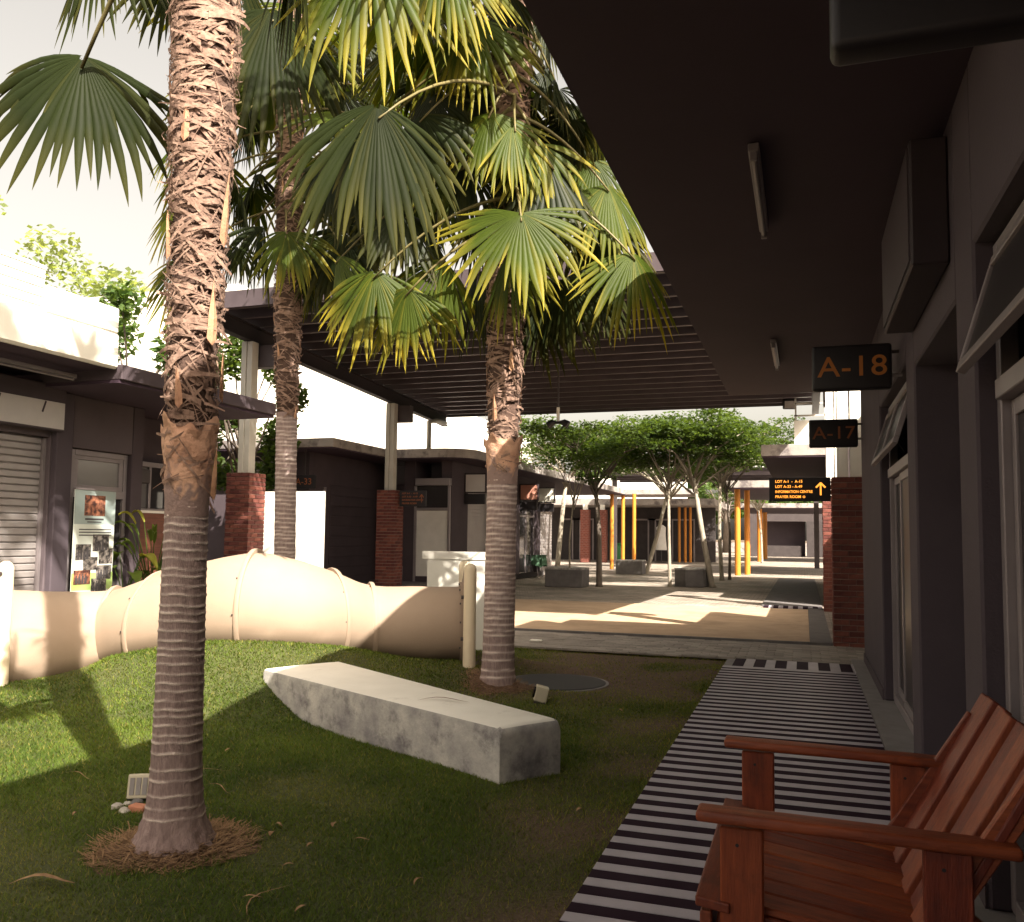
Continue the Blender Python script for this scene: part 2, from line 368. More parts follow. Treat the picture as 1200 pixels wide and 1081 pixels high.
# ------------------------------------------------------------------ ground
MB().sheet([(-400, -300, -.09), (400, -300, -.09), (400, 900, -.09), (-400, 900, -.09)]).build('ground', M_soil, kind='structure', label='bare earth spreading beyond the shops')
gx = np.arange(-10.0, -.86, .08); gy = np.arange(-1.5, 11.1, .08)
GX, GY = np.meshgrid(gx, gy); GZ = lawn_z(GX, GY)
edge = smoothstep(0, .12, -.9 - GX) * smoothstep(0, .25, 11.05 - GY)
GZ = GZ * edge + (-.05) * (1 - edge)
V = np.stack([GX, GY, GZ], -1).reshape(-1, 3); nx = len(gx); ny = len(gy)
I = np.arange(nx * ny).reshape(ny, nx)
F = np.stack([I[:-1, :-1], I[:-1, 1:], I[1:, 1:], I[1:, :-1]], -1).reshape(-1, 4)
def bare_at(x, y):
    b_ = smoothstep(6.2, 8.6, y) * smoothstep(-4.2, -2.6, x)
    b_ = np.maximum(b_, smoothstep(-1.75, -1.15, x + .12 * np.sin(y * 3) + .06 * np.sin(y * 7.3)) * .85)
    b_ = np.maximum(b_, np.exp(-((x + 1.25) ** 2 + (y - 5.0) ** 2) / .12) * .9)
    gap = .5 + .5 * np.sin(x * 3.1 + 1.4 * np.sin(y * 2.2)) * np.sin(y * 2.6 + np.sin(x * 3.7))
    return b_ * (1 - .55 * smoothstep(.45, .9, gap))
lawn = mesh_np('lawn', V, F, attrmat('lawn_earth', (.040, .050, .014), (.068, .072, .022), (.115, .070, .046), scale=1.4, rough=.95, bump=.7), smooth=True, kind='structure', tone=bare_at(GX, GY).ravel()); lawn['label'] = 'patchy green lawn with a low mound'

# walkway with tile stripes
wk = MB().box(-.90, .52, -2.2, 11.05, -.12, -.014).build('walkway', M_kerb, kind='structure', label='covered walkway of grey and charcoal striped tiles')
yy = -2.2 + .0
per = .182
strip_g = None
k = 0
y = 10.30
while y > -2.0:
    y0 = y - per
    gap = .003
    a = MB().box(-.895, .515, y0 + .095 + gap, y - gap, -.013, 0).build('grey_tile', M_grey_tile, wk) if strip_g is None else None
    if strip_g is None:
        strip_g = a; strip_g_y = y
        strip_d = MB().box(-.895, .515, y0 + gap, y0 + .095 - gap, -.013, -.001).build('charcoal_tile', M_dark_tile, wk)
    else:
        for src in (strip_g, strip_d):
            c = src.copy(); COL.objects.link(c); c.parent = wk; c.location = (0, y - strip_g_y, 0)
    y -= per
for i in range(6):
    x0 = -.80 + i * .235
    MB().box(x0, x0 + .122, 10.36, 11.02, -.013, -.001).build('charcoal_tile', M_dark_tile, wk)
    MB().box(x0 + .126, x0 + .231, 10.36, 11.02, -.013, 0).build('grey_tile', M_grey_tile, wk)
MB().box(-.895, .515, 10.305, 10.355, -.013, 0).build('border_tile', M_grey_tile, wk)
MB().box(.10, .30, 4.02, 4.10, -.013, .0008).build('repair_patch', M_grey_tile, wk, label='pale mended patch across a dark stripe')
MB().box(.523, .80, -2.2, 11.4, -.12, .012).build('cement_strip', M_kerb, kind='structure', label='plain cement strip between walkway and shop wall')
wk2 = MB().box(-.90, .36, 19.95, 34.0, -.10, .006).build('far_walkway', M_concd, kind='structure', label='dark walkway continuing under the far right roof')
for i in range(6):
    x0 = -.84 + i * .2
    MB().box(x0, x0 + .10, 19.50, 19.92, -.05, .010).build('charcoal_tile', M_dark_tile, wk2)
    MB().box(x0 + .104, x0 + .197, 19.50, 19.92, -.05, .011).build('grey_tile', M_grey_tile, wk2)

# paved plaza: sheet with brick bond material, separate pavers on the nearest band
def pavemat():
    m = bpy.data.materials.new('brick_paving'); n, p = nodes_of(m); L = n.links.new
    tc = n.nodes.new('ShaderNodeTexCoord')
    br = n.nodes.new('ShaderNodeTexBrick'); br.inputs['Scale'].default_value = 1
    br.inputs['Brick Width'].default_value = .22; br.inputs['Row Height'].default_value = .11; br.inputs['Mortar Size'].default_value = .006
    br.inputs['Color1'].default_value = (.25, .215, .185, 1); br.inputs['Color2'].default_value = (.42, .37, .32, 1); br.inputs['Mortar'].default_value = (.09, .075, .065, 1)
    L(tc.outputs['Object'], br.inputs['Vector'])
    nz = n.nodes.new('ShaderNodeTexNoise'); nz.inputs['Scale'].default_value = .7; nz.inputs['Detail'].default_value = 8
    L(tc.outputs['Object'], nz.inputs['Vector'])
    r = ramp(n, (.6, .58, .55), (1.15, 1.1, 1.05)); L(nz.outputs[0], r.inputs[0])
    mx = n.nodes.new('ShaderNodeMix'); mx.data_type = 'RGBA'; mx.blend_type = 'MULTIPLY'; mx.inputs[0].default_value = 1
    L(br.outputs[0], mx.inputs[6]); L(r.outputs[0], mx.inputs[7]); L(mx.outputs[2], p.inputs['Base Color'])
    p.inputs['Roughness'].default_value = .82
    bp = n.nodes.new('ShaderNodeBump'); bp.inputs['Strength'].default_value = .5; bp.inputs['Distance'].default_value = .01
    L(br.outputs['Fac'], bp.inputs['Height']); bp.invert = True; L(bp.outputs[0], p.inputs['Normal'])
    return m
M_paving = pavemat()
plaza = MB().sheet([(-40, 11.06, -.02), (30, 11.06, -.02), (30, 120, -.02), (-40, 120, -.02)]).build('plaza_paving', M_paving, kind='structure', label='brick paved plaza under small trees')
pv = None; cnt = 0
yb = 11.13
rest = MB()
row = 0
while yb < 12.85:
    xx = .62 + (row % 2) * .11
    while xx > -6.4:
        if cnt < 290 and xx > -2.6 and yb < 12.9:
            if pv is None:
                b = MB().box(-.107, .107, -.052, .052, -.03, 0).build('paver', M_pave, plaza, bev=.004); pv = b
                b.location = (xx, yb, .0)
            else:
                c = pv.copy(); COL.objects.link(c); c.parent = plaza; c.location = (xx + random.uniform(-.002, .002), yb, random.uniform(-.004, .003))
            cnt += 1
        else:
            rest.box(xx - .107, xx + .107, yb - .052, yb + .052, -.03, random.uniform(-.004, .003))
        xx -= .22
    yb += .11; row += 1
rest.build('paver', M_pave, plaza, kind='stuff')
MB().box(-10.0, .06, 13.05, 19.0, -.06, .012).build('ochre_path', M_ochre, kind='structure', label='ochre painted path crossing under the metal canopy')
MB().box(.063, .36, 13.05, 19.4, -.06, .010).build('path_border', M_concd, kind='structure', label='dark strip between the ochre path and the brick pillars')
MB().box(-10.0, .36, 12.97, 13.046, -.06, .016).build('path_kerb', M_concd, kind='structure', label='thin dark drain line along the front of the ochre path')
MB().box(-40, -9.40, 13.05, 32, -.06, .20).build('shop_terrace', M_concd, kind='structure', label='raised floor in front of the left shops')
MB().box(-40, -9.0, -8, 13.0, -.06, .13).build('shop_floor', M_concd, kind='structure', label='cement floor in front of the shuttered shop')

# ------------------------------------------------------------------ right shop building (the dark one over the walkway)
XW = .67
rb = empty('shop_building', (2.5, 4, 0), 'dark shop building with deep soffit over the striped walkway', 'building')
MB().box(-.976, 6.0, -6.0, 12.45, 3.45, 3.62).build('soffit_slab', M_soffit, rb)
MB().box(-.970, -.80, -6.0, 11.6, 3.623, 4.28).build('parapet', M_fascia, rb)
MB().box(-.79, 6.0, -6.0, 11.6, 3.624, 3.75).build('roof_deck', M_concd, rb)
def wseg(y0, y1, z0=.012, z1=3.449, x=XW, m=M_wall, name='wall', th=.28):
    return MB().box(x, x + th, y0, y1, z0, z1).build(name, m, rb, bev=.012)
wseg(8.62, 11.3); wseg(5.97, 6.40); wseg(3.93, 4.35); wseg(-6.0, 1.2)
wseg(6.402, 8.618, 2.672); wseg(1.202, 3.928, 2.672)
wseg(4.352, 5.968, 2.55, m=M_wall)
MB().box(.98, 1.10, 4.2, 6.2, .012, 3.449).build('recess_wall', M_wall_dark, rb)
MB().box(1.2, 6.0, 11.0, 11.3, -.05, 3.449).build('end_wall', M_wall, rb)
MB().box(1.2, 1.3, -6, 10.99, -.05, 3.449).build('back_wall', M_wall_dark, rb)
# entrance shutter inside the recess
sh = MB().box(.955, .978, 4.38, 5.94, .02, 2.55).build('roller_shutter', M_shutter, rb)
for i in range(24):
    MB().box(.935, .954, 4.40, 5.92, .03 + i * .104, .03 + i * .104 + .094).build('slat', M_shutter, sh, bev=.006)
def shopwindow(y0, y1, zt=2.06, ztop=2.665):
    fr = MB(); xf = .745
    fr.box(xf, xf + .07, y0 + .005, y0 + .075, .03, ztop - .01); fr.box(xf, xf + .07, y1 - .075, y1 - .005, .03, ztop - .01)
    fr.box(xf, xf + .07, y0 + .077, y1 - .077, ztop - .08, ztop - .012); fr.box(xf - .02, xf + .075, y0 + .077, y1 - .077, zt - .05, zt + .03)
    fr.box(xf, xf + .07, y0 + .077, y1 - .077, .015, .09)
    w = fr.build('window', M_alu, rb, bev=.004)
    n = 3; wd = (y1 - y0 - .16) / n
    for i in range(n):
        a = y0 + .08 + i * wd; g = MB(); xs = xf + (.012 if i % 2 else .034)
        g.box(xs, xs + .03, a + .004, a + .058, .095, zt - .055); g.box(xs, xs + .03, a + wd - .058, a + wd - .004, .095, zt - .055)
        g.box(xs, xs + .03, a + .06, a + wd - .06, .095, .16); g.box(xs, xs + .03, a + .06, a + wd - .06, zt - .12, zt - .055)
        g.build('frame', M_alu, w, bev=.003)
        MB().box(xs + .012, xs + .018, a + .061, a + wd - .061, .161, zt - .121).build('pane', M_glass_r, w)
    # top-hung sashes standing open
    ns = 2; wd = (y1 - y0 - .16) / ns
    for i in range(ns):
        a = y0 + .085 + i * wd; b = a + wd - .012; h = ztop - .09 - (zt + .035)
        ang = R(17)
        top = Vector((xf - .004, 0, ztop - .085)); dn = Vector((-math.sin(ang), 0, -math.cos(ang)))
        out = Vector((-math.cos(ang), 0, math.sin(ang)))
        s_ = MB()
        def piece(u0, u1, v0, v1, t0=-.018, t1=.018):
            c = top + dn * ((u0 + u1) / 2) + Vector((0, (v0 + v1) / 2, 0)) + out * ((t0 + t1) / 2)
            return (c, dn * ((u1 - u0) / 2), Vector((0, (v1 - v0) / 2, 0)), out * ((t1 - t0) / 2))
        for q in ((0, .045, a, b), (h - .045, h, a, b), (.047, h - .047, a, a + .045), (.047, h - .047, b - .045, b)): s_.obox(*piece(*q))
        so = s_.build('sash', M_alu, w, bev=.003)
        MB().obox(*piece(.048, h - .048, a + .046, b - .046, -.004, .004)).build('glass', M_glass_r, so)
        MB().bar(tuple(top + dn * (h * .55) + Vector((0, a + .02, 0))), (xf + .02, a + .02, zt + .1), .015, .006).build('stay', M_dark, so)
    return w
shopwindow(6.402, 8.618); shopwindow(1.202, 3.928)
MB().box(1.15, 1.19, 1.0, 8.9, .02, 3.4).build('interior', M_far, rb)
MB().box(XW - .012, XW, 8.64, 11.29, .013, .11).build('skirting', M_wall_dark, rb)
MB().box(XW - .012, XW, 3.94, 4.34, .013, .11).build('skirting', M_wall_dark, rb)
# hanging lightbox over the entrance
sb = empty('shop_signboard', (.58, 5.2, 2.75), 'blank grey signboard hanging over the recessed entrance, right of the lettered A-18 sign', 'signboard')
MB().box(.50, .669, 4.46, 5.94, 2.76, 3.38).build('case', M_signside, sb, bev=.01)
MB().box(.492, .4995, 4.49, 5.91, 2.79, 3.35).build('face', M_rsign, sb)

def soffit_tube(x, y, label):
    t = empty('tube_light', (x, y, 3.45), label, 'tube light', 'tube lights under the right soffit')
    MB().box(x - .028, x + .028, y - .62, y + .62, 3.405, 3.449).build('batten', M_tube, t, bev=.006)
    MB().tube([(x, y - .59, 3.385), (x, y + .59, 3.385)], .016, 10).build('tube', M_tube, t, smooth=True, auto=True)
    for s in (-1, 1): MB().box(x - .018, x + .018, y + s * .605 - .012, y + s * .605 + .012, 3.36, 3.404).build('end_cap', M_tube, t, bev=.003)
soffit_tube(-.22, 5.05, 'long unlit tube light on the dark soffit, the nearer of two')
soffit_tube(-.27, 9.6, 'small looking unlit tube light on the dark soffit above the A-18 sign')

def blade_sign(y, txt, m, label, z0=2.55, h=.335, x0=.07, x1=.62):
    t = empty('lot_sign', ((x0 + x1) / 2, y, z0), label, 'sign', 'black lot number signs along the walkway')
    MB().box(x0, x1, y - .05, y + .05, z0, z0 + h).build('case', M_black, t, bev=.022, seg=3, smooth=True, auto=True)
    MB().tube([(x1 - .01, y, z0 + h * .82), (XW + .02, y, z0 + h * .82)], .013, 8).build('bracket', M_dark, t)
    MB().tube([(x1 - .01, y, z0 + h * .3), (XW + .02, y, z0 + h * .3)], .013, 8).build('bracket', M_alu, t)
    if txt: text(txt, .212, m, t, ((x0 + x1) / 2 + .005, y - .051, z0 + h * .49), (1, 0, 0), (0, 0, 1), sx=1.10, depth=.003, bold=.001)
    return t
blade_sign(6.83, 'A-18', M_orange, 'black sign reading A-18 in orange letters')
blade_sign(11.05, 'A-17', M_orange_dim, 'smaller looking black sign reading A-17 in dim letters, against the bright sky')
blade_sign(2.06, '', M_orange_dim, 'black sign case cut off by the top edge, closest to the camera')

# ------------------------------------------------------------------ brick pillars
BR = {}
def brick_pillar(cx, cy, z0, label, hw=.25, courses=30, ch=.078):
    t = empty('brick_pillar', (cx, cy, z0), label, 'pillar', 'brick pillars carrying the metal canopy')
    MB().box(cx - hw + .012, cx + hw - .012, cy - hw + .012, cy + hw - .012, z0, z0 + courses * ch - .006).build('mortar_core', M_mortar, t)
    L_, Wd, H_ = hw - .006, .10, ch - .011
    if 'x' not in BR:
        BR['L'] = None
    for c in range(courses):
        z = c * ch + H_ / 2
        for side in range(4):
            for j in range(2):
                if c % 2 == 0: p = -hw + (j + .5) * (hw - .05) + 0; ln = hw - .056
                else: p = -hw + .10 + (j + .5) * (hw - .05); ln = hw - .056
                q = -(hw - Wd / 2) + random.uniform(-.004, .004)
                px_, py_ = ((p, q), (-q, p), (-p, -q), (q, -p))[side]
                rot = side * math.pi / 2
                if BR.get('m') is None:
                    b = MB().box(-ln / 2, ln / 2, -Wd / 2, Wd / 2, -H_ / 2, H_ / 2).build('brick', M_brick, t, bev=.004)
                    me = b.data
                    off = Vector((cx, cy, z0))
                    for v in me.vertices: v.co += off
                    BR['m'] = b
                else:
                    b = BR['m'].copy(); b.name = 'brick'; COL.objects.link(b); b.parent = t
                b.location = (px_, py_, z); b.rotation_euler = (0, 0, rot)
    return t
PL = [(-9.72, 13.6), (-9.72, 19.5), (.62, 13.05), (.62, 19.3)]
brick_pillar(*PL[2], -.02, 'brick pillar at the far end of the right wall, nearest the walkway')
brick_pillar(*PL[3], -.02, 'brick pillar peeping out behind the nearer right hand one')
brick_pillar(*PL[0], .20, 'brick pillar in front of the white hoarding, behind the cream tunnel')
brick_pillar(*PL[1], .20, 'brick pillar beside the curtained shop window of the left row')

# ------------------------------------------------------------------ metal canopy spanning the passage
cp = empty('metal_canopy', (-4.6, 16.5, 0), 'dark flat metal canopy spanning between the two shop rows', 'canopy')
CX0, CX1, CY0, CY1, CZ = -10.2, .42, 12.5, 23.0, 5.02
def cz(y): return 5.36 - (y - CY0) * .046            # the roof falls gently towards the plaza
vs = []; fs = []; prof = []
for i in range(int((CY1 - CY0) / .19)):
    a = CY0 + i * .19
    prof += [(a, .22), (a + .07, .22), (a + .09, .18), (a + .17, .18)]
prof.append((CY1, .22))
for dz_ in (0, .012):
    for (yy_, zz) in prof: vs += [(CX0, yy_, cz(yy_) + zz + dz_), (CX1, yy_, cz(yy_) + zz + dz_)]
nv = 2 * len(prof)
for i in range(len(prof) - 1): fs += [(2 * i, 2 * i + 1, 2 * i + 3, 2 * i + 2), (nv + 2 * i, nv + 2 * i + 2, nv + 2 * i + 3, nv + 2 * i + 1)]
MB().add(vs, fs).build('roof_sheet', M_deck, cp)
for i in range(19):
    y = CY0 + .12 + i * .565; z = cz(y)
    m_ = MB()
    m_.box(CX0 + .06, CX1 - .06, y - .012, y + .012, z, z + .165)
    m_.box(CX0 + .06, CX1 - .06, y + .013, y + .075, z - .001, z + .012)
    m_.build('purlin', M_purlin, cp)
for x in (-9.72, .30):
    m_ = MB()
    for q in ((.01, -.30, -.035), (.08, -.034, -.012), (.08, -.325, -.302)):
        a, b = CY0 + .05, CY1 - .05
        vs = [(x + i * q[0], y_, cz(y_) + z_) for z_ in q[1:] for y_ in (a, b) for i in (-1, 1)]
        m_.add(vs, [(0, 2, 3, 1), (4, 5, 7, 6), (0, 1, 5, 4), (2, 6, 7, 3), (0, 4, 6, 2), (1, 3, 7, 5)])
    m_.build('beam', M_deck, cp)
MB().box(CX0, CX1, CY0 - .02, CY0 - .004, cz(CY0) - .03, cz(CY0) + .26).build('edge_trim', M_purlin, cp)
MB().box(CX0, CX1, CY1 + .004, CY1 + .02, cz(CY1) - .05, cz(CY1) + .26).build('edge_trim', M_dark, cp)
for i, (x, y) in enumerate(PL):
    zb = .20 + 30 * .078 if i < 2 else -.02 + 30 * .078
    m_ = MB()
    if x > 0:
        m_.box(x - .17, x - .02, y - .12, y + .12, zb, cz(y) - .33); m_.box(x + .0, x + .15, y - .12, y + .12, zb, cz(y) - .33)
    else:
        m_.box(x - .11, x - .005, y - .12, y + .12, zb, cz(y) - .33); m_.box(x + .0, x + .11, y - .10, y + .10, zb, cz(y) - .33)
    m_.build('post', M_white if x > 0 else M_post, cp, bev=.006)
    MB().box(x - .2, x + .42, y + .14, y + .35, cz(y) - .78, cz(y) - .36).build('gutter_box', M_purlin, cp, bev=.01)

def lot_board(x0, x1, y, z0, z1, label, m, side):
    t = empty('direction_sign', ((x0 + x1) / 2, y, z0), label, 'sign')
    MB().box(x0, x1, y - .03, y + .03, z0, z1).build('board', M_black, t, bev=.006)
    w = x1 - x0; h = z1 - z0
    for i, s in enumerate(('LOT A-1  -  A-15', 'LOT A-33 - A-49', 'INFORMATION CENTRE', 'PRAYER ROOM')):
        text(s, h * .155, m, t, (x0 + w * .10, y - .032, z1 - h * (.17 + .215 * i)), (1, 0, 0), (0, 0, 1), sx=(.95, .95, .86, .95)[i], align='LEFT', bold=.0012)
    # prayer symbol: small dome on a ring
    c = (x0 + w * .57, z1 - h * .815)
    MB().tube([(c[0] + .014 * math.cos(a), y - .033, c[1] + .014 * math.sin(a)) for a in np.linspace(0, 2 * math.pi, 13)], .004, 5).build('symbol', m, t)
    ax = x0 + w * .84
    a_ = MB()
    a_.box(ax - w * .013, ax + w * .013, y - .036, y - .031, z0 + h * .25, z0 + h * .74)
    a_.bar((ax - w * .075, y - .034, z0 + h * .57), (ax + w * .003, y - .034, z0 + h * .77), w * .028, .005, (0, 1, 0))
    a_.bar((ax + w * .075, y - .035, z0 + h * .57), (ax - w * .003, y - .035, z0 + h * .77), w * .028, .005, (0, 1, 0))
    a_.build('arrow', m, t)
    for s in (-1, 1):
        MB().box(*( (x1, x1 + .06) if side > 0 else (x0 - .06, x0)), y - .012, y + .012, (z0 + z1) / 2 + s * h * .3 - .012, (z0 + z1) / 2 + s * h * .3 + .012).build('bracket', M_dark, t)
    return t
lot_board(-.47, .365, 13.1, 1.99, 2.33, 'black direction board with glowing orange lines and an up arrow, on the right brick pillar', M_orange_lit, 1)
lot_board(-9.43, -8.72, 19.45, 2.14, 2.52, 'black direction board with faint red lines and an arrow, on the left brick pillar', M_orange_dim, -1)

# ------------------------------------------------------------------ left shop with shutter and banner
la = empty('shop_building', (-11, 6, .13), 'left shop with a roller shutter, white parapet and dark soffit', 'building')
XL = -9.76
M_wall_l = mat('left_plaster', (.088, .068, .076), (.110, .086, .095), scale=1.6, rough=.85, bump=.12, bscale=90)
MB().box(-16, -8.46, -6, 8.9, 3.53, 3.66).build('soffit_slab', M_soffit, la)
MB().box(-8.455, -8.36, -6, 8.92, 3.53, 3.99).build('fascia', M_white, la, bev=.03)
for i in range(10):
    MB().box(-8.50, -8.40 + .006 * (i % 2), -6, 7.75, 4.0 + i * .055, 4.0 + i * .055 + .050).build('board', M_white, la, bev=.005)
MB().box(-9.0, -8.37, 7.76, 8.90, 3.995, 4.32).build('parapet', M_white, la, bev=.015)
MB().box(-16, -8.52, -6, 8.9, 3.67, 3.80).build('roof_deck', M_concd, la)
MB().box(-16, -8.36, 8.93, 12.4, 3.36, 3.40).build('soffit_slab', M_soffit, la)
MB().box(-16, -8.32, 8.93, 12.4, 3.403, 3.60).build('fascia', M_wall_dark, la, bev=.01)  # dark colour paints in the canopy's shade on this slab edge
def lwall(y0, y1, z0=.131, z1=3.359, x=XL, m=M_wall_l, nm='wall'): return MB().box(x - .3, x, y0, y1, z0, z1).build(nm, m, la, bev=.01)
lwall(9.22, 9.60); lwall(9.602, 10.76, 2.62); lwall(10.762, 11.0, m=M_wall_dark)
lwall(7.2, 9.218, 2.72, 3.459); lwall(-6, 7.198, z1=3.459)
lwall(8.905, 9.215, 3.0, 3.358)
MB().box(XL + .002, XL + .10, 9.24, 9.52, .132, 3.35).build('pier', M_wall, la, bev=.012)
MB().box(-16, XL - .7, 11.0, 12.3, .131, 3.35).build('recess_wall', M_wall_dark, la)
MB().box(-15, -14.8, 4, 12.3, .131, 3.35).build('back_wall', M_far, la)
lsh = MB().box(XL - .16, XL - .13, 7.22, 9.2, .14, 2.72).build('roller_shutter', M_shutter, la)
for i in range(27):
    MB().box(XL - .129, XL - .105 + .012, 7.25, 9.17, .15 + i * .095, .15 + i * .095 + .086).build('slat', M_shutter, lsh, bev=.012)
MB().box(XL - .13, XL - .06, 9.172, 9.215, .14, 2.7).build('shutter_rail', M_alu, la)
# door with fanlight
d_ = MB(); xf = XL - .14
d_.box(xf, xf + .07, 9.67, 9.73, .132, 2.61); d_.box(xf, xf + .07, 10.68, 10.75, .132, 2.61)
d_.box(xf, xf + .07, 9.732, 10.678, 2.53, 2.61); d_.box(xf, xf + .075, 9.732, 10.678, 1.93, 2.05)
do = d_.build('door', M_alu, la, bev=.004)
MB().box(xf + .02, xf + .03, 9.733, 10.677, .14, 1.929).build('pane', M_glass, do)
MB().box(xf + .02, xf + .03, 9.81, 10.60, 2.11, 2.47).build('pane', glassmat('fanlight_glass', (.20, .19, .18), .15), do)
fr = MB()
for q in ((9.733, 10.677, 2.051, 2.109), (9.733, 10.677, 2.471, 2.529), (9.733, 9.809, 2.11, 2.47), (10.601, 10.677, 2.11, 2.47)): fr.box(xf + .012, xf + .055, q[0], q[1], q[2], q[3])
fr.build('fanlight_frame', M_alu, do, bev=.003)
ls = empty('shop_signboard', (-9.6, 8.3, 2.8), 'white faced shop signboard over the roller shutter of the left shop', 'signboard')
MB().box(XL + .002, XL + .17, 6.9, 9.30, 2.80, 3.42).build('case', M_wall, ls, bev=.008)
MB().box(XL + .171, XL + .178, 6.93, 9.27, 2.82, 3.18).build('face', M_signface, ls)
MB().box(XL + .1785, XL + .181, 6.93, 9.27, 3.185, 3.40).build('upper_face', M_wall, ls)
for yy_ in (8.25, 8.95): MB().bar((XL + .182, yy_, 3.17), (XL + .182, yy_ - .05, 3.02), .025, .004, (1, 0, 0)).build('face_mark', M_wall, ls)
tl = empty('tube_light', (-8.9, 8.2, 3.46), 'thin tube light under the soffit of the left shop', 'tube light')
MB().box(-8.93, -8.87, 7.55, 8.75, 3.41, 3.459).build('batten', M_tube, tl, bev=.005)
MB().tube([(-8.9, 7.58, 3.39), (-8.9, 8.72, 3.39)], .016, 8).build('tube', M_tube, tl, smooth=True, auto=True)
# recessed corner: second window, brown screen
cw = MB(); xq = XL - .62
cw.box(xq, xq + .06, 11.02, 11.08, 1.75, 2.60); cw.box(xq, xq + .06, 12.2, 12.27, .14, 2.60); cw.box(xq, xq + .06, 11.082, 12.198, 2.52, 2.60); cw.box(xq, xq + .06, 11.082, 12.198, 1.75, 1.83); cw.box(xq, xq + .06, 11.78, 11.84, 1.832, 2.518)
cwo = cw.build('window', M_alu, la, bev=.004)
MB().box(xq + .02, xq + .028, 11.09, 11.775, 1.84, 2.51).build('pane', glassmat('grey_glass', (.14, .13, .13), .2), cwo)
MB().box(xq + .02, xq + .028, 11.85, 12.19, 1.84, 2.51).build('pane', M_glass, cwo)
MB().box(xq + .061, xq + .30, 11.1, 11.55, 2.22, 2.46).build('blower_box', M_dark, cwo, bev=.02)

# pull-up banner on the shop door
p0 = P_x(74, 689, XL + .25); 
bn = empty('pull_up_banner', (XL + .3, 10.0, .13), 'white and lime pull-up banner with photographs beside the left shop door', 'banner')
BX = XL + .22; by0, by1 = 9.47, 10.22
MB().box(BX - .004, BX, by0, by1, .20, 2.02).build('sheet', M_paper, bn)
MB().box(BX - .12, BX + .12, by0 - .01, by1 + .01, .131, .198).build('base', M_alu, bn, bev=.01)
MB().box(BX - .02, BX + .012, by0, by1, 2.021, 2.045).build('top_rail', M_alu, bn)
def bprint(y0, y1, z0, z1, m, nm='printed_picture', lift=.002): MB().box(BX + .0005, BX + lift, by0 + y0, by0 + y1, z0, z1).build(nm, m, bn)
bprint(.005, .755, 1.54, 2.02, M_banner_teal, 'printed_band', .0015)
bprint(.005, .755, .62, .86, M_banner_green, 'printed_band', .0015)
bprint(.005, .755, .205, .60, mat('banner_pale', (.60, .70, .58), (.66, .74, .62), rough=.6), 'printed_band', .0015)
bprint(.18, .56, 1.66, 1.95, M_photo_r, lift=.003)
for q in ((.06, .33, 1.04, 1.26), (.36, .66, 1.16, 1.40), (.20, .46, .90, 1.08), (.48, .74, .98, 1.20), (.04, .34, .70, .90), (.44, .72, .76, .96), (.36, .64, .56, .78)):
    bprint(*q, M_photo if q[2] != .70 else M_photo_r, lift=.0025 + .0005 * random.random())
for q in ((.06, .33, 1.04, 1.26), (.36, .66, 1.16, 1.40), (.04, .34, .70, .90), (.44, .72, .76, .96), (.36, .64, .56, .78)):
    fg = MB(); yq = by0 + q[0] + .03
    while yq < by0 + q[1] - .05:
        hq = (q[3] - q[2]) * random.uniform(.45, .7); wq = random.uniform(.03, .045)
        fg.box(BX + .0042, BX + .0055, yq, yq + wq, q[2] + .01, q[2] + hq); fg.box(BX + .0042, BX + .0055, yq + wq * .25, yq + wq * .75, q[2] + hq + .003, q[2] + hq + .03); yq += wq + random.uniform(.006, .02)
    fg.build('printed_figures', M_ink, bn, kind='stuff')
tb = MB()
for i in range(3): tb.box(BX + .0016, BX + .003, by0 + .10, by0 + .70, 1.46 - .04 * i, 1.475 - .04 * i)
for i in range(6):
    yq = by0 + .07
    while yq < by0 + .66:
        wq = random.uniform(.03, .09); tb.box(BX + .0016, BX + .003, yq, min(yq + wq, by0 + .70), .54 - .055 * i, .552 - .055 * i); yq += wq + .02
tb.box(BX + .0016, BX + .003, by0 + .2, by0 + .54, 1.60, 1.625); tb.box(BX + .0016, BX + .003, by0 + .24, by0 + .50, 1.565, 1.58)
tb.build('printed_text', M_ink, bn)

scn = empty('brown_screen', (XL - .1, 11.4, .13), 'brown panel screen with white edges standing behind the potted plants', 'screen')
MB().box(XL - .12, XL - .09, 10.95, 12.1, .16, 1.74).build('panel', M_woodpanel, scn)
for q in ((10.91, 10.948, .131, 1.78), (12.102, 12.14, .131, 1.78)): MB().box(XL - .13, XL - .08, *q).build('post', M_white, scn)
MB().box(XL - .13, XL - .08, 10.95, 12.1, 1.742, 1.78).build('rail', M_white, scn)

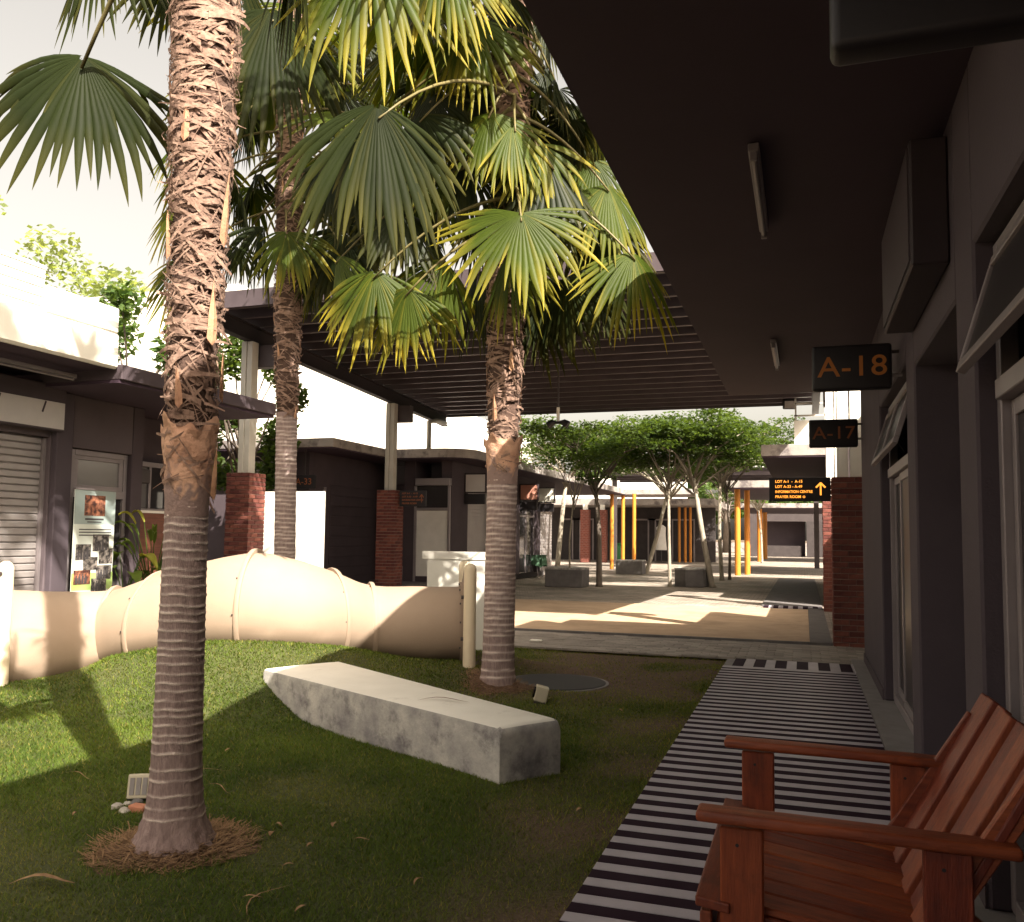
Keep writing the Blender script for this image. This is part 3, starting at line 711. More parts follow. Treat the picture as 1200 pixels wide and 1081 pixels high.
def pot_plant(px, depth, h, label, n, big):
    p = P_d(px, 690, depth); z0 = .131
    t = empty('potted_plant', (p.x, p.y, z0), label, 'plant', 'potted plants by the brown screen')
    prof = [(.0, 0), (.13, 0), (.17, .3), (.185, .3), (.185, .33), (.15, .33), (.14, .28), (0, .28)]
    vs = []; fs = []; N = 14
    for r_, z in prof: vs += [(p.x + r_ * math.cos(2 * math.pi * k / N), p.y + r_ * math.sin(2 * math.pi * k / N), z0 + z) for k in range(N)]
    for i in range(len(prof) - 1):
        for k in range(N): fs.append((i * N + k, i * N + (k + 1) % N, (i + 1) * N + (k + 1) % N, (i + 1) * N + k))
    MB().add(vs, fs).build('pot', mat('clay_pot', (.20, .085, .05), (.27, .12, .07), rough=.8), t, smooth=True, auto=True)
    for i in range(n):
        a = random.uniform(0, 2 * math.pi); hh = h * random.uniform(.55, 1.0); rr = random.uniform(.15, .42)
        base = Vector((p.x, p.y, z0 + .28)); tip = base + Vector((math.cos(a) * rr, math.sin(a) * rr, hh))
        end = tip + Vector((math.cos(a) * .28, math.sin(a) * .28, -.22 if big else .12))
        st = MB().tube([base, base.lerp(tip, .5) + Vector((0, 0, .05)), tip], [.010, .008, .005], 5).build('stem', M_leaf_pot, t, tone=[0] * 15)
        side = Vector((-math.sin(a), math.cos(a), 0)); w = .11 if big else .035
        vs = []; 
        for s in range(6):
            u = s / 5; c = tip.lerp(end, u) + Vector((0, 0, .10 * math.sin(u * math.pi))); ww = w * math.sin(math.pi * (.08 + .92 * u) ** .7)
            vs += [c - side * ww + Vector((0, 0, .02)), c - Vector((0, 0, .01)), c + side * ww + Vector((0, 0, .02))]
        fs = []
        for s in range(5): fs += [(3 * s, 3 * s + 1, 3 * s + 4, 3 * s + 3), (3 * s + 1, 3 * s + 2, 3 * s + 5, 3 * s + 4)]
        MB().add(vs, fs).build('leaf', M_leaf_pot, t, tone=[(.8 if random.random() < .35 else .1)] * 18, smooth=True)
pot_plant(146, 12.6, .75, 'potted plant with broad yellowing leaves, left of the tall green one', 9, True)
pot_plant(178, 12.9, 1.25, 'taller potted plant with narrow upright green leaves', 16, False)

# ------------------------------------------------------------------ shop A-33 and the long left row
lb = empty('shop_building', (-12, 20, .2), 'set back shop with the A-33 sign and tall white upper wall', 'building')
MB().box(-16, -10.25, 17.6, 22.4, 3.45, 3.66).build('roof_slab', M_fascia, lb, bev=.015)
MB().box(-16, -10.28, 17.62, 22.4, 3.42, 3.449).build('soffit', M_soffit, lb)
MB().box(-18, -13.2, 17.9, 30, 3.665, 7.6).build('upper_wall', M_white, lb)
MB().box(-16, -11.3, 18.3, 18.5, .2, 3.42).build('wall', M_wall_dark, lb)
MB().box(-11.6, -11.3, 18.51, 22.4, .2, 3.42).build('wall', M_wall_dark, lb)
MB().box(-12.9, -11.75, 18.24, 18.298, 2.55, 3.2).build('fanlight_panel', M_fascia, lb)
f_ = MB(); f_.box(-12.9, -12.84, 18.2, 18.296, .21, 2.5); f_.box(-11.72, -11.62, 18.2, 18.296, .21, 2.5); f_.box(-12.838, -11.722, 18.2, 18.296, 2.40, 2.5)
f_.build('door_frame', M_alu, lb, bev=.004)
MB().box(-12.838, -11.722, 18.26, 18.27, .21, 2.4).build('pane', M_glass, lb)
for i in range(9): MB().box(-11.298, -11.285, 19.3, 21.6, .35 + i * .26, .35 + i * .26 + .235).build('panel', M_wall_dark, lb, bev=.006)
MB().box(-11.298, -11.24, 18.95, 19.02, .21, 2.6).build('door_post', M_alu, lb)
t = P_y(357, 565, 17.8)
s33 = empty('lot_sign', (t.x, 17.8, 2.45), 'black sign reading A-33 beside the ringed palm trunk', 'sign', 'lot signs of the left shops')
MB().box(t.x - .30, t.x + .30, 17.76, 17.84, t.z - .16, t.z + .16).build('case', M_black, s33, bev=.015, seg=2)
text('A-33', .21, M_orange_dim, s33, (t.x, 17.758, t.z), (1, 0, 0), (0, 0, 1), depth=.003)
MB().box(t.x - .015, t.x + .015, 17.79, 17.81, t.z + .161, 3.419).build('hanger', M_dark, s33)

hb = empty('hoarding', (-9.3, 14.25, .2), 'plain white hoarding board behind the slim middle palm', 'hoarding')
a = P_y(297, 577, 14.25); b = P_y(381, 579, 14.25)
for i in range(2):
    xm = a.x + (b.x - a.x) * i / 2; xn = a.x + (b.x - a.x) * (i + 1) / 2
    MB().box(xm + .003, xn - .003, 14.25, 14.27, .24, a.z + .01).build('board', M_white, hb)
for xq in (a.x + .1, (a.x + b.x) / 2, b.x - .1): MB().box(xq - .03, xq + .03, 14.271, 14.32, .2, a.z).build('post', M_dark, hb)

lc = empty('shop_row', (-11, 30, .2), 'long row of left shops with a weathered flat roof running to the yellow columns', 'building')
rp = []
for k in range(7):
    t_ = k / 6 * math.pi / 2; rp.append((-8.1 - .8 + .8 * math.cos(math.pi / 2 - t_), 20.6 + .8 - .8 * math.sin(math.pi / 2 - t_)))
poly = [(-10.2, 20.6)] + rp + [(-7.9, 40.5), (-16, 40.5), (-16, 22.5), (-10.2, 22.5)]
MB().prism(poly, 3.45, 3.68).build('roof_slab', M_fascia, lc)
MB().prism([(x - (.02 if x > -9 else 0), y + (.02 if y < 21 else 0)) for x, y in poly], 3.42, 3.449).build('soffit', M_soffit, lc)
MB().box(-15.5, -12.4, 22.6, 40, 3.685, 6.2).build('upper_wall', M_white, lc)
MB().tube([(-9.6, 21.5, 3.69), (-9.6, 21.5, 4.5), (-9.6, 22.0, 4.6), (-9.6, 22.6, 4.6)], .07, 8).build('drain_pipe', M_post, lc, smooth=True)
MB().box(-10.2, -9.9, 21.3, 22.4, .2, 3.42).build('wall', M_wall_dark, lc)
# curtained corner window
f_ = MB()
f_.box(-9.899, -9.83, 21.28, 21.35, .21, 2.75); f_.box(-8.93, -8.86, 21.28, 21.35, .21, 2.75); f_.box(-9.84, -8.85, 21.20, 21.36, 2.76, 2.95)
f_.box(-9.828, -8.932, 21.28, 21.34, 2.10, 2.17); wc = f_.build('window', M_alu, lc, bev=.005)
MB().box(-9.828, -8.932, 21.32, 21.325, .35, 2.095).build('curtain', M_cloth_white, wc)
MB().box(-9.828, -8.932, 21.30, 21.306, 2.175, 2.755).build('pane', M_glass, wc)
MB().box(-9.83, -8.86, 21.285, 21.345, .205, .34).build('sill', M_wall_dark, lc)
XC = -8.85
MB().box(XC - .3, XC, 21.37, 22.1, .2, 3.42).build('wall', M_wall_dark, lc)
# facade bays along the row: shutters, windows, piers, small signboxes
yb = 22.1; bay = 0
while yb < 31:
    MB().box(XC - .3, XC, yb, yb + .45, .2, 3.42).build('pier', M_wall_dark, lc)
    y0, y1 = yb + .452, yb + 2.35
    MB().box(XC - .3, XC - .02, y0, y1, 2.72, 3.42).build('wall', M_wall_dark, lc)
    if bay % 3 == 0:
        s_ = MB().box(XC - .16, XC - .14, y0, y1, .21, 2.72).build('roller_shutter', M_shutter, lc)
        q = MB()
        for i in range(24): q.box(XC - .139, XC - .115, y0 + .02, y1 - .02, .22 + i * .104, .22 + i * .104 + .092)
        q.build('slat', M_shutter, s_, kind='stuff')
    else:
        w_ = MB()
        for yq in (y0, (y0 + y1) / 2 - .03, y1 - .06): w_.box(XC - .15, XC - .09, yq, yq + .06, .21, 2.72)
        w_.box(XC - .15, XC - .088, y0 + .062, y1 - .062, 2.08, 2.15); w_.box(XC - .15, XC - .088, y0 + .062, y1 - .062, 2.64, 2.715)
        w_ = w_.build('window', M_alu, lc)
        MB().box(XC - .12, XC - .112, y0 + .062, y1 - .062, .21, 2.63).build('pane', M_glass, w_)
    bay += 1; yb += 2.35
MB().box(XC - .5, XC - .31, 22.1, 31.4, .2, 3.42).build('interior', M_far, lc)
MB().box(-16, XC - .32, 31.4, 31.6, .2, 3.42).build('end_wall', M_wall_dark, lc)
for i, (yq, ls_) in enumerate(((22.3, 'lit pinkish shop sign box at the near corner of the left row'), (27.2, 'orange tinted shop sign box midway along the left row'), (29.2, 'white shop sign box near the far end of the left row'))):
    t = empty('shop_signboard', (-8.6, yq, 2.6), ls_, 'signboard', 'small sign boxes along the left row')
    MB().box(-8.84, -8.2, yq - .05, yq + .05, 2.60, 3.15).build('case', M_signside, t, bev=.01)
    MB().box(-8.80, -8.24, yq - .058, yq - .051, 2.64, 3.11).build('face', (M_signface, mat('pinkish_sign', (.50, .22, .16), (.58, .28, .2), rough=.4), M_white)[i], t)
    MB().box(-8.84, -8.25, yq - .04, yq + .04, 2.30, 2.585).build('number_plate', M_black, t)

# building seen in the gap behind the hoarding
gb = empty('white_building', (-14, 22, .2), 'white building with a brick band seen in the gap behind the left pillar', 'building')
MB().box(-22, -12.6, 19.0, 19.2, .2, 3.1).build('wall', M_white, gb)
MB().box(-22, -12.6, 18.97, 18.999, 2.36, 2.58).build('brick_band', M_orangebrick, gb)
MB().box(-22, -12.6, 18.90, 19.0, 2.20, 2.30).build('ledge', M_wall, gb)
MB().box(-14.2, -12.9, 18.96, 18.998, .5, 2.1).build('window', M_glass, gb)

# ------------------------------------------------------------------ far right shops and pavilions
r2 = empty('shop_building', (3, 27, 0), 'far right shop with a pale fascia over the dark walkway, beyond the brick pillars', 'building')
MB().box(-.976, 6, 22.0, 32.0, 3.46, 3.74).build('roof_slab', M_fascia, r2, bev=.01)
MB().box(-.95, 6, 22.02, 32.0, 3.43, 3.459).build('soffit', M_soffit, r2)
MB().box(-.2, 6, 22.3, 32, 3.745, 4.35).build('parapet', M_white, r2)
MB().box(.70, 1.0, 20.2, 32.0, .0, 3.43).build('wall', M_wall_dark, r2)
rl = MB()
for z in (4.45, 4.75): rl.box(-.2, 3, 22.3, 22.34, z, z + .04)
rl.box(-.18, -.14, 22.3, 22.34, 4.35, 4.9); rl.box(.5, .54, 22.3, 22.34, 4.35, 4.9)
rl.build('roof_rail', M_post, r2)
MB().box(.5, .69, 25.0, 26.6, 2.5, 3.1).build('signboard', M_signside, r2)
sw = empty('shadow_wall', (1.3, 14, 0), 'pale wall behind the right brick pillars, added to shape the shadow on the path', 'wall')  # added wall, stepped in height to shape the shadow on the ochre path
MB().box(1.15, 1.35, 11.31, 15.2, -.05, 3.55).build('wall', M_white, sw)
MB().box(1.15, 1.35, 15.202, 18.9, -.05, 2.3).build('low_wall', M_white, sw)
MB().box(1.13, 1.37, 11.31, 15.2, 3.552, 3.62).build('coping', M_fascia, sw)

def columns_roof(name, x0, x1, y0, y1, z, cols, label, rad=.14):
    t = empty(name, ((x0 + x1) / 2, (y0 + y1) / 2, 0), label, 'pavilion')
    MB().box(x0, x1, y0, y1, z, z + .28).build('roof_slab', M_fascia, t, bev=.01)
    MB().box(x0 + .02, x1 - .02, y0 + .02, y1 - .02, z - .03, z - .001).build('soffit', M_soffit, t)
    for (x, y) in cols: MB().tube([(x, y, -.02), (x, y, z - .031)], rad, 12).build('column', M_yellow, t, smooth=True, auto=True)
    return t
a = P_z(872, 670, 0); b = P_z(880, 668, 0)
columns_roof('pavilion', -2.9, 5, 35.4, 46, 3.45, [(a.x, 36.0), (a.x + .32, 36.9)], 'flat roofed pavilion on paired yellow columns past the far right shop', .115)
c = P_z(897, 655, 0)
columns_roof('pavilion', c.x - 1.2, 6, 57, 70, 3.4, [(c.x, 58), (c.x, 66)], 'farther flat roofed pavilion on one yellow column', .16)
yc = empty('yellow_columns', (-7, 42, 0), 'three yellow columns at the far end of the left shop row', 'columns')
for px, by, d in ((717, 664, 40.2), (730, 657, 41.0), (743, 657, 40.0)):
    p = P_d(px, 620, d)
    MB().tube([(p.x, p.y, -.02), (p.x, p.y, 3.45)], .09, 12).build('column', M_yellow, yc, smooth=True, auto=True)
MB().box(-9.0, -4.9, 40.52, 43.5, 3.45, 3.70).build('roof_slab', M_fascia, yc, bev=.01)

# far shop closing the plaza on the left, with brick piers
fb = empty('far_shop', (-8, 52, 0), 'dark far shop with brick piers and a white upper wall behind the yellow columns', 'building')
MB().box(-16, -4.7, 49.4, 60, 3.3, 3.65).build('roof_slab', M_fascia, fb)
MB().box(-15.5, -7.5, 53.5, 60, 3.66, 5.2).build('upper_wall', M_white, fb)
MB().box(-16, -5.1, 54.0, 54.4, 0, 3.3).build('wall', M_far, fb)
for px, w in ((686, .9), (706, .9)):
    p = P_d(px, 625, 50); 
    q = MB()
    for c_ in range(30):
        off = (c_ % 2) * .11
        for j in range(3): q.box(p.x - .24 + max(0, j * .23 - off), p.x - .24 + min(.48, j * .23 - off + .215), p.y - .25, p.y + .25, .0 + c_ * .1, c_ * .1 + .088)
    q.build('brick', M_brick, fb, kind='stuff')
    MB().box(p.x - .225, p.x + .225, p.y - .235, p.y + .235, 0, 2.98).build('pier_core', M_mortar, fb)
    MB().box(p.x - .12, p.x + .12, p.y - .12, p.y + .12, 3.0, 3.29).build('post', M_white, fb)
for px in (655, 672, 752, 770, 800):
    p = P_d(px, 625, 53); f_ = MB(); f_.box(p.x - .7, p.x - .62, 53.9, 53.99, 0, 2.6); f_.box(p.x + .62, p.x + .7, 53.9, 53.99, 0, 2.6); f_.box(p.x - .62, p.x + .62, 53.9, 53.99, 2.5, 2.6)
    f_.build('door_frame', M_alu, fb)
for px in (796, 803, 809):
    p = P_d(px, 620, 52.2); MB().tube([(p.x, p.y, -.02), (p.x, p.y, 3.29)], .08, 12).build('column', M_yellow, fb, smooth=True, auto=True)
kb = empty('kiosk', (1, 75, 0), 'dark kiosk front at the end of the right walkway', 'kiosk')
MB().box(-4.6, 6, 75, 78, 2.9, 3.6).build('roof', M_dark, kb); MB().box(-4.4, -3.6, 75, 75.4, 0, 2.9).build('post', M_dark, kb); MB().box(.2, 6, 75, 75.4, 0, 2.9).build('wall', M_far, kb)
MB().box(-3.5, .1, 76.8, 76.9, 0, 2.9).build('back_wall', M_wall_dark, kb); MB().box(-3.2, -.2, 75.4, 76.2, 0, .9).build('counter', M_far, kb)
wf = empty('boundary_wall', (0, 100, 0), 'low pale wall closing the far side of the plaza', 'wall')
MB().box(-40, 30, 100, 100.3, -.02, 1.0).build('wall', M_fascia, wf)

c2 = empty('far_canopy', (-5, 48, 0), 'second metal canopy far down the plaza with a pale corrugated edge', 'canopy')
MB().box(-10.5, .8, 45.5, 51.5, 4.95, 5.05).build('roof_sheet', M_deck, c2)
q = MB()
for i in range(70): q.box(-10.5 + i * .161, -10.5 + i * .161 + .09, 45.40, 45.5, 5.051, 5.11)
q.build('corrugation', M_white, c2, kind='stuff')
for y in (45.8, 47.6, 49.4, 51.2): MB().box(-10.4, .7, y, y + .08, 4.70, 4.949).build('purlin', M_purlin, c2)
for x in (-9.7, .6): MB().box(x - .12, x + .12, 46.3, 46.54, 0, 4.7).build('post', M_dark, c2)

# floodlights and pendant lamp
def flood(p, label, aim):
    t = empty('floodlight', p, label, 'floodlight', 'black floodlights on the canopy edge')
    a = Vector(aim).normalized(); s = a.cross(Vector((0, 0, 1))).normalized(); u = s.cross(a)
    MB().obox(p, a * .05, s * .15, u * .12).build('housing', M_black, t, bev=.01)
    MB().obox(Vector(p) + a * .053, a * .002, s * .125, u * .095).build('glass', mat('flood_glass', (.20, .18, .16), (.26, .23, .21), rough=.2), t)
    MB().bar(Vector(p) - a * .04 + s * .16, Vector(p) + Vector((0, 0, .32)) + s * .16, .03, .008).build('bracket', M_dark, t)
    MB().bar(Vector(p) - a * .04 - s * .16, Vector(p) + Vector((0, 0, .32)) - s * .16, .03, .008).build('bracket', M_dark, t)
flood(tuple(P_y(508, 483, 22.7)), 'black floodlight under the canopy edge above the left shops', (-.1, -1, -.45))
flood(tuple(P_y(925, 474, 22.7)), 'black floodlight under the canopy edge on the right, above the plaza trees', (.25, -1, -.45))
p = P_d(654, 497, 18.4)
pl = empty('pendant_lamp', tuple(p), 'twin headed black lamp hanging on a long rod from the canopy', 'lamp')
MB().tube([(p.x, p.y, p.z + .05), (p.x, p.y, p.z + .35)], .035, 8).build('white_collar', M_white, pl)
MB().tube([(p.x, p.y, p.z + .351), (p.x, p.y, cz(p.y) + .17)], .022, 8).build('rod', M_dark, pl)
for s in (-1, 1):
    MB().tube([(p.x + s * .04, p.y, p.z + .04), (p.x + s * .12, p.y, p.z + .03), (p.x + s * .22, p.y, p.z - .03)], [.03, .07, .085], 10).build('lamp_head', M_black, pl, smooth=True, auto=True)
MB().box(p.x - .05, p.x + .05, p.y - .05, p.y + .05, p.z, p.z + .049).build('hub', M_black, pl)

# ------------------------------------------------------------------ play tunnel
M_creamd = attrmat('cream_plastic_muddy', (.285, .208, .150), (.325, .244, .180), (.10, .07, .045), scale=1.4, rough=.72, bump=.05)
tun = empty('play_tunnel', (TUN[7][0], TUN[7][1], 0), 'long cream plastic crawl tunnel curving over the grass mound', 'play tunnel')
NS = 40
def ringv(p, d, rad, flat=1.0, bump=0.0):
    d = Vector((d[0], d[1], 0)).normalized(); s = d.cross(Vector((0, 0, 1))).normalized(); u = s.cross(d)
    return [Vector(p) + (s * math.cos(2 * math.pi * k / NS) * flat + u * math.sin(2 * math.pi * k / NS)) * rad * (1 + bump * max(0, math.sin(2 * math.pi * k / NS)) ** 7) for k in range(NS)]
C = [Vector(p[:3]) for p in TUNC]; RAD = [p[3] for p in TUNC]
def dirat(i): return C[min(i + 1, len(C) - 1)] - C[max(i - 1, 0)]
C = C; joints = [2 * 8, 4 * 8, 5 * 8, 7 * 8, 9 * 8, 10 * 8, 12 * 8]
segs = list(zip([0] + joints[:-1], joints))
for a, b in segs:
    vs = []; fs = []
    for i in range(a, b + 1):
        vs += ringv(C[i], dirat(i), RAD[i] * (1 - .008 * math.sin(math.pi * (i - a) / max(1, b - a))))
    for i in range(b - a):
        for k in range(NS): fs.append((i * NS + k, i * NS + (k + 1) % NS, (i + 1) * NS + (k + 1) % NS, (i + 1) * NS + k))
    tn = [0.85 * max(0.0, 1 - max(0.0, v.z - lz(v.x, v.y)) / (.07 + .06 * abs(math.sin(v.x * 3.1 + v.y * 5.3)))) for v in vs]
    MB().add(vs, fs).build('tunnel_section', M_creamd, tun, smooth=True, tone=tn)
for j in joints[1:-1]:
    d = dirat(j).normalized(); vs = []; fs = []
    prof = [(-.024, .99), (-.022, 1.022), (-.014, 1.03), (.014, 1.03), (.022, 1.022), (.024, .99)]
    for o_, k_ in prof: vs += ringv(C[j] + d * o_, d, RAD[j] * k_, bump=.05 if k_ > 1.02 else 0)
    for i in range(len(prof) - 1):
        for k in range(NS): fs.append((i * NS + k, i * NS + (k + 1) % NS, (i + 1) * NS + (k + 1) % NS, (i + 1) * NS + k))
    rg = MB().add(vs, fs).build('joint_ring', M_cream, tun, smooth=True, auto=True)
    bm_ = MB()
    for k in range(0, NS, 4):
        q = ringv(C[j] - d * .03, d, RAD[j] * 1.012)[k]; bm_.tube([q, q - d * .008], .007, 6)
    bm_.build('bolt', M_dark, rg, kind='stuff')
# mouth panel at the right end
e = C[-1]; d = dirat(len(C) - 1); d.z = 0; d.normalize(); s = Vector((-d.y, d.x, 0)); re_ = RAD[-1]
pc = e + d * .02
def mouth_panel():
    N = 32; out = []; inn = []
    for k in range(N):
        t_ = 2 * math.pi * k / N
        inn.append((math.cos(t_) * re_ * .93, math.sin(t_) * re_ * .93))
        cx_, sy_ = math.cos(t_), math.sin(t_)
        m_ = max(abs(cx_), abs(sy_)); x_ = cx_ / m_ * .50; y_ = sy_ / m_ * .50
        if sy_ > 0: y_ = y_ * (.80 + .34 * math.cos(x_ / .5 * math.pi / 2) ** 2) 
        else: y_ = max(y_, -.50)
        out.append((x_, y_))
    vs = []; fs = []
    for dd in (-.03, .03):
        for (x_, y_) in out: vs.append(pc + s * x_ + Vector((0, 0, y_ + .02)) + d * dd)
        for (x_, y_) in inn: vs.append(pc + s * x_ + Vector((0, 0, y_)) + d * dd)
    for k in range(N):
        k2 = (k + 1) % N
        fs += [(k, N + k, N + k2, k2), (2 * N + k, 2 * N + k2, 3 * N + k2, 3 * N + k), (k, k2, 2 * N + k2, 2 * N + k), (N + k, 3 * N + k, 3 * N + k2, N + k2)]
    return MB().add(vs, fs)
mouth_panel().build('mouth_panel', M_cream, tun)
vs = []; fs = []
prof = [(-.030, 1.0), (-.075, 1.0), (-.075, 1.13), (-.030, 1.13)]
for o_, k_ in prof: vs += ringv(pc + d * o_, d, re_ * k_)
for i in range(len(prof) - 1):
    for k in range(NS): fs.append((i * NS + k, i * NS + (k + 1) % NS, (i + 1) * NS + (k + 1) % NS, (i + 1) * NS + k))
fl = MB().add(vs, fs).build('joint_ring', M_cream, tun, smooth=True, auto=True)
bm_ = MB()
for k in range(1, NS, 3):
    q = ringv(pc - d * .076, d, re_ * 1.065)[k]; bm_.tube([q, q - d * .012], .010, 6)
bm_.build('bolt', M_dark, fl)
for sgn in (-1, 1):
    q = pc + s * (.56 * sgn) + d * .0
    pts = [(q.x, q.y, lz(q.x, q.y) - .1), (q.x, q.y, 1.12), (q.x, q.y, 1.155), (q.x, q.y, 1.175)]
    po = MB().tube(pts, [.062, .062, .05, .02], 14).build('post', M_cream_l, tun, smooth=True, auto=True)
    for z in (.45, .85):
        MB().tube([(q.x - d.x * .06, q.y - d.y * .06, z), (q.x - d.x * .085, q.y - d.y * .085, z)], .018, 8).build('bolt_cap', M_dark, po)
# post and panel at the left end of the frame
q = P_d(3, 740, 7.6)
MB().tube([(q.x, q.y, -.1), (q.x, q.y, 1.12), (q.x, q.y, 1.155), (q.x, q.y, 1.175)], [.066, .066, .05, .02], 14).build('post', M_cream_l, tun, smooth=True, auto=True)
MB().tube([(q.x + .02, q.y - .062, 1.07), (q.x + .02, q.y - .08, 1.07)], .018, 8).build('bolt_cap', M_dark, tun)
# white panel behind the mouth
wp = empty('white_hoarding', (-4, 10, 0), 'plain white board standing behind the tunnel mouth and left of the second palm', 'panel')
a = P_y(496, 646, 10.3); b = P_y(576, 648, 10.3)
MB().box(a.x + .07, b.x, 10.28, 10.33, -.03, a.z - .10).build('board', M_white, wp)
MB().box(a.x, b.x, 10.27, 10.34, a.z - .098, a.z).build('top_rail', M_white, wp)

# ------------------------------------------------------------------ concrete bench
bt = .315
A_ = P_z(586, 853, bt); B_ = P_z(657, 842, bt); Cc = P_z(400, 775, bt); D_ = P_z(309, 784, bt)
bench = empty('concrete_bench', ((A_.x + Cc.x) / 2, (A_.y + Cc.y) / 2, 0), 'long grey concrete bench with a white painted top on the lawn', 'bench')
def bench_mesh(top):
    p = [Vector((v.x, v.y, 0)) for v in (A_, B_, Cc, D_)]
    return p
pp = [(A_.x, A_.y), (B_.x, B_.y), (Cc.x, Cc.y), (D_.x, D_.y)]
# rounded near end: profile along the length
def bench_loft():
    n = 22; rows = []
    for i in range(n + 1):
        t_ = i / n
        la_ = Vector((A_.x, A_.y, 0)).lerp(Vector((D_.x, D_.y, 0)), t_); lb_ = Vector((B_.x, B_.y, 0)).lerp(Vector((Cc.x, Cc.y, 0)), t_)
        L_ = (A_ - D_).length * t_
        rr = .055
        drop = 0 if L_ > rr else rr - math.sqrt(max(0, rr * rr - (rr - L_) ** 2))
        rows.append((la_, lb_, bt - drop))
    return rows
t0s = [0, .002, .006, .012, .02] + [.05 + .95 * i / 18 for i in range(19)]
vs = []; fs = []
for t_ in t0s:
    la_ = Vector((A_.x, A_.y, 0)).lerp(Vector((D_.x, D_.y, 0)), t_); lb_ = Vector((B_.x, B_.y, 0)).lerp(Vector((Cc.x, Cc.y, 0)), t_)
    L_ = (A_ - D_).length * t_; rr = .05
    drop = 0 if L_ > rr else rr - math.sqrt(max(0, rr * rr - (rr - L_) ** 2))
    zt = bt - drop; e1 = (lb_ - la_); wdt = e1.length; e1.normalize()
    wob = .003 * math.sin(t_ * 40)
    for (o_, z) in ((0, -.25), (0, zt - .03), (.008, zt - .010), (.03, zt - .002), (wdt / 2, zt + wob), (wdt - .03, zt - .002), (wdt - .008, zt - .01), (wdt, zt - .03), (wdt, -.25)):
        vs.append(la_ + e1 * o_ + Vector((0, 0, z)))
m9 = 9
for i in range(len(t0s) - 1):
    for k in range(m9 - 1): fs.append((i * m9 + k, i * m9 + k + 1, (i + 1) * m9 + k + 1, (i + 1) * m9 + k))
fs.append(tuple(range(m9))[::-1]); e0 = (len(t0s) - 1) * m9; fs.append(tuple(e0 + k for k in range(m9)))
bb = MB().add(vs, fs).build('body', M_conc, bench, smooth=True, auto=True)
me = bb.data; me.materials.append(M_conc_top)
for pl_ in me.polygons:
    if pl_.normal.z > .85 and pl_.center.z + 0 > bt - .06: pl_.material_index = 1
# dry palm strip lying on it
def dryleaf(name, p, L_, w, ang, lift, label, m=M_thatch, group=None, cat='leaf'):
    vs = []; fs = []
    ca, sa = math.cos(ang), math.sin(ang)
    for i in range(7):
        u = i / 6; x = (u - .5) * L_; y = .12 * L_ * math.sin(u * 5); z = lift * math.sin(u * math.pi) + .004; ww = w * math.sin(math.pi * (.06 + .9 * u))
        for s_, zz in ((-1, .2 * ww), (0, 0), (1, .2 * ww)):
            vs.append((p[0] + x * ca - (y + s_ * ww) * sa, p[1] + x * sa + (y + s_ * ww) * ca, p[2] + z + zz))
    for i in range(6): fs += [(3 * i, 3 * i + 3, 3 * i + 4, 3 * i + 1), (3 * i + 1, 3 * i + 4, 3 * i + 5, 3 * i + 2)]
    o = MB().add(vs, fs).build(name, m, None, smooth=True)
    return props(o, label, cat, group)
q = P_z(520, 822, bt)
dryleaf('dry_leaf', (q.x, q.y, bt), .36, .012, .3, .015, 'curled dry leaf strip lying on the white bench top', cat='leaf')

# ------------------------------------------------------------------ grass
def grass():
    n = 620000
    x = -10 + 9.12 * np.random.rand(n * 2) ** .8; y = -.6 + 11.6 * np.random.rand(n * 2)
    depth = y * math.cos(YAW) - x * math.sin(YAW); lat = x * math.cos(YAW) + y * math.sin(YAW)
    keep = (depth > 1.8) & (np.abs(lat / np.maximum(depth, .1)) < .70)
    patch = np.sin(x * 2.1 + 1.3 * np.sin(y * 1.9)) * np.sin(y * 1.7 + 1.1 * np.sin(x * 2.3)) + .5 * np.sin(x * 5.3 + y * 3.1) * np.sin(y * 4.7 - x * 2.9)
    bare = bare_at(x, y) * .86
    bare = np.maximum(bare, smoothstep(.35, 1.2, patch) * .35)
    keep &= np.random.rand(n * 2) > bare
    # clear the mulch ring and the bench
    keep &= ((x - PA.x) ** 2 + (y - PA.y) ** 2) > (.30 + .05 * np.sin(np.arctan2(y - PA.y, x - PA.x) * 5)) ** 2
    keep &= ((x - RC.x) ** 2 + (y - RC.y) ** 2) > .55 ** 2
    x = x[keep]; y = y[keep]; depth = depth[keep]; bare = bare[keep]; patch = patch[keep]
    w8 = np.clip(5.2 / np.maximum(depth, 2), .35, 1.5); k2 = np.random.rand(len(x)) < w8
    x = x[k2]; y = y[k2]; bare = bare[k2]; depth = depth[k2]; patch = patch[k2]
    N = len(x); z = lawn_z(x, y)
    h = (.011 + .017 * np.random.rand(N) ** 1.5) * (1 - .4 * bare) * (1 + .25 * np.clip(patch, -1, 1) * -1)
    a = np.random.rand(N) * 2 * np.pi; lean = .6 + 1.3 * np.random.rand(N)
    w = (.0017 + .0015 * np.random.rand(N)) * np.clip(depth / 4.5, .85, 1.9)
    dx = np.cos(a); dy = np.sin(a)
    P0 = np.stack([x - dy * w, y + dx * w, z - .004], -1); P1 = np.stack([x + dy * w, y - dx * w, z - .004], -1)
    P2 = np.stack([x + dx * h * lean, y + dy * h * lean, z + h], -1)
    V = np.stack([P0, P1, P2], 1).reshape(-1, 3); F = np.arange(3 * N).reshape(-1, 3)
    tone = np.repeat(np.clip(.85 * bare * np.random.rand(N) + (np.random.rand(N) < .09) * .7 + .28 * np.clip(patch, 0, 1) * np.random.rand(N), 0, 1), 3)
    g = mesh_np('grass', V, F, M_grass, tone=tone, kind='stuff'); g['label'] = 'short mown grass covering the lawn'
    return g
PA = P_z(203, 992, -.03); PB = P_z(583, 812, 0.0); PC = P_d(334, 700, 11.0); PC.z = 0
RZ = -.03
grass()
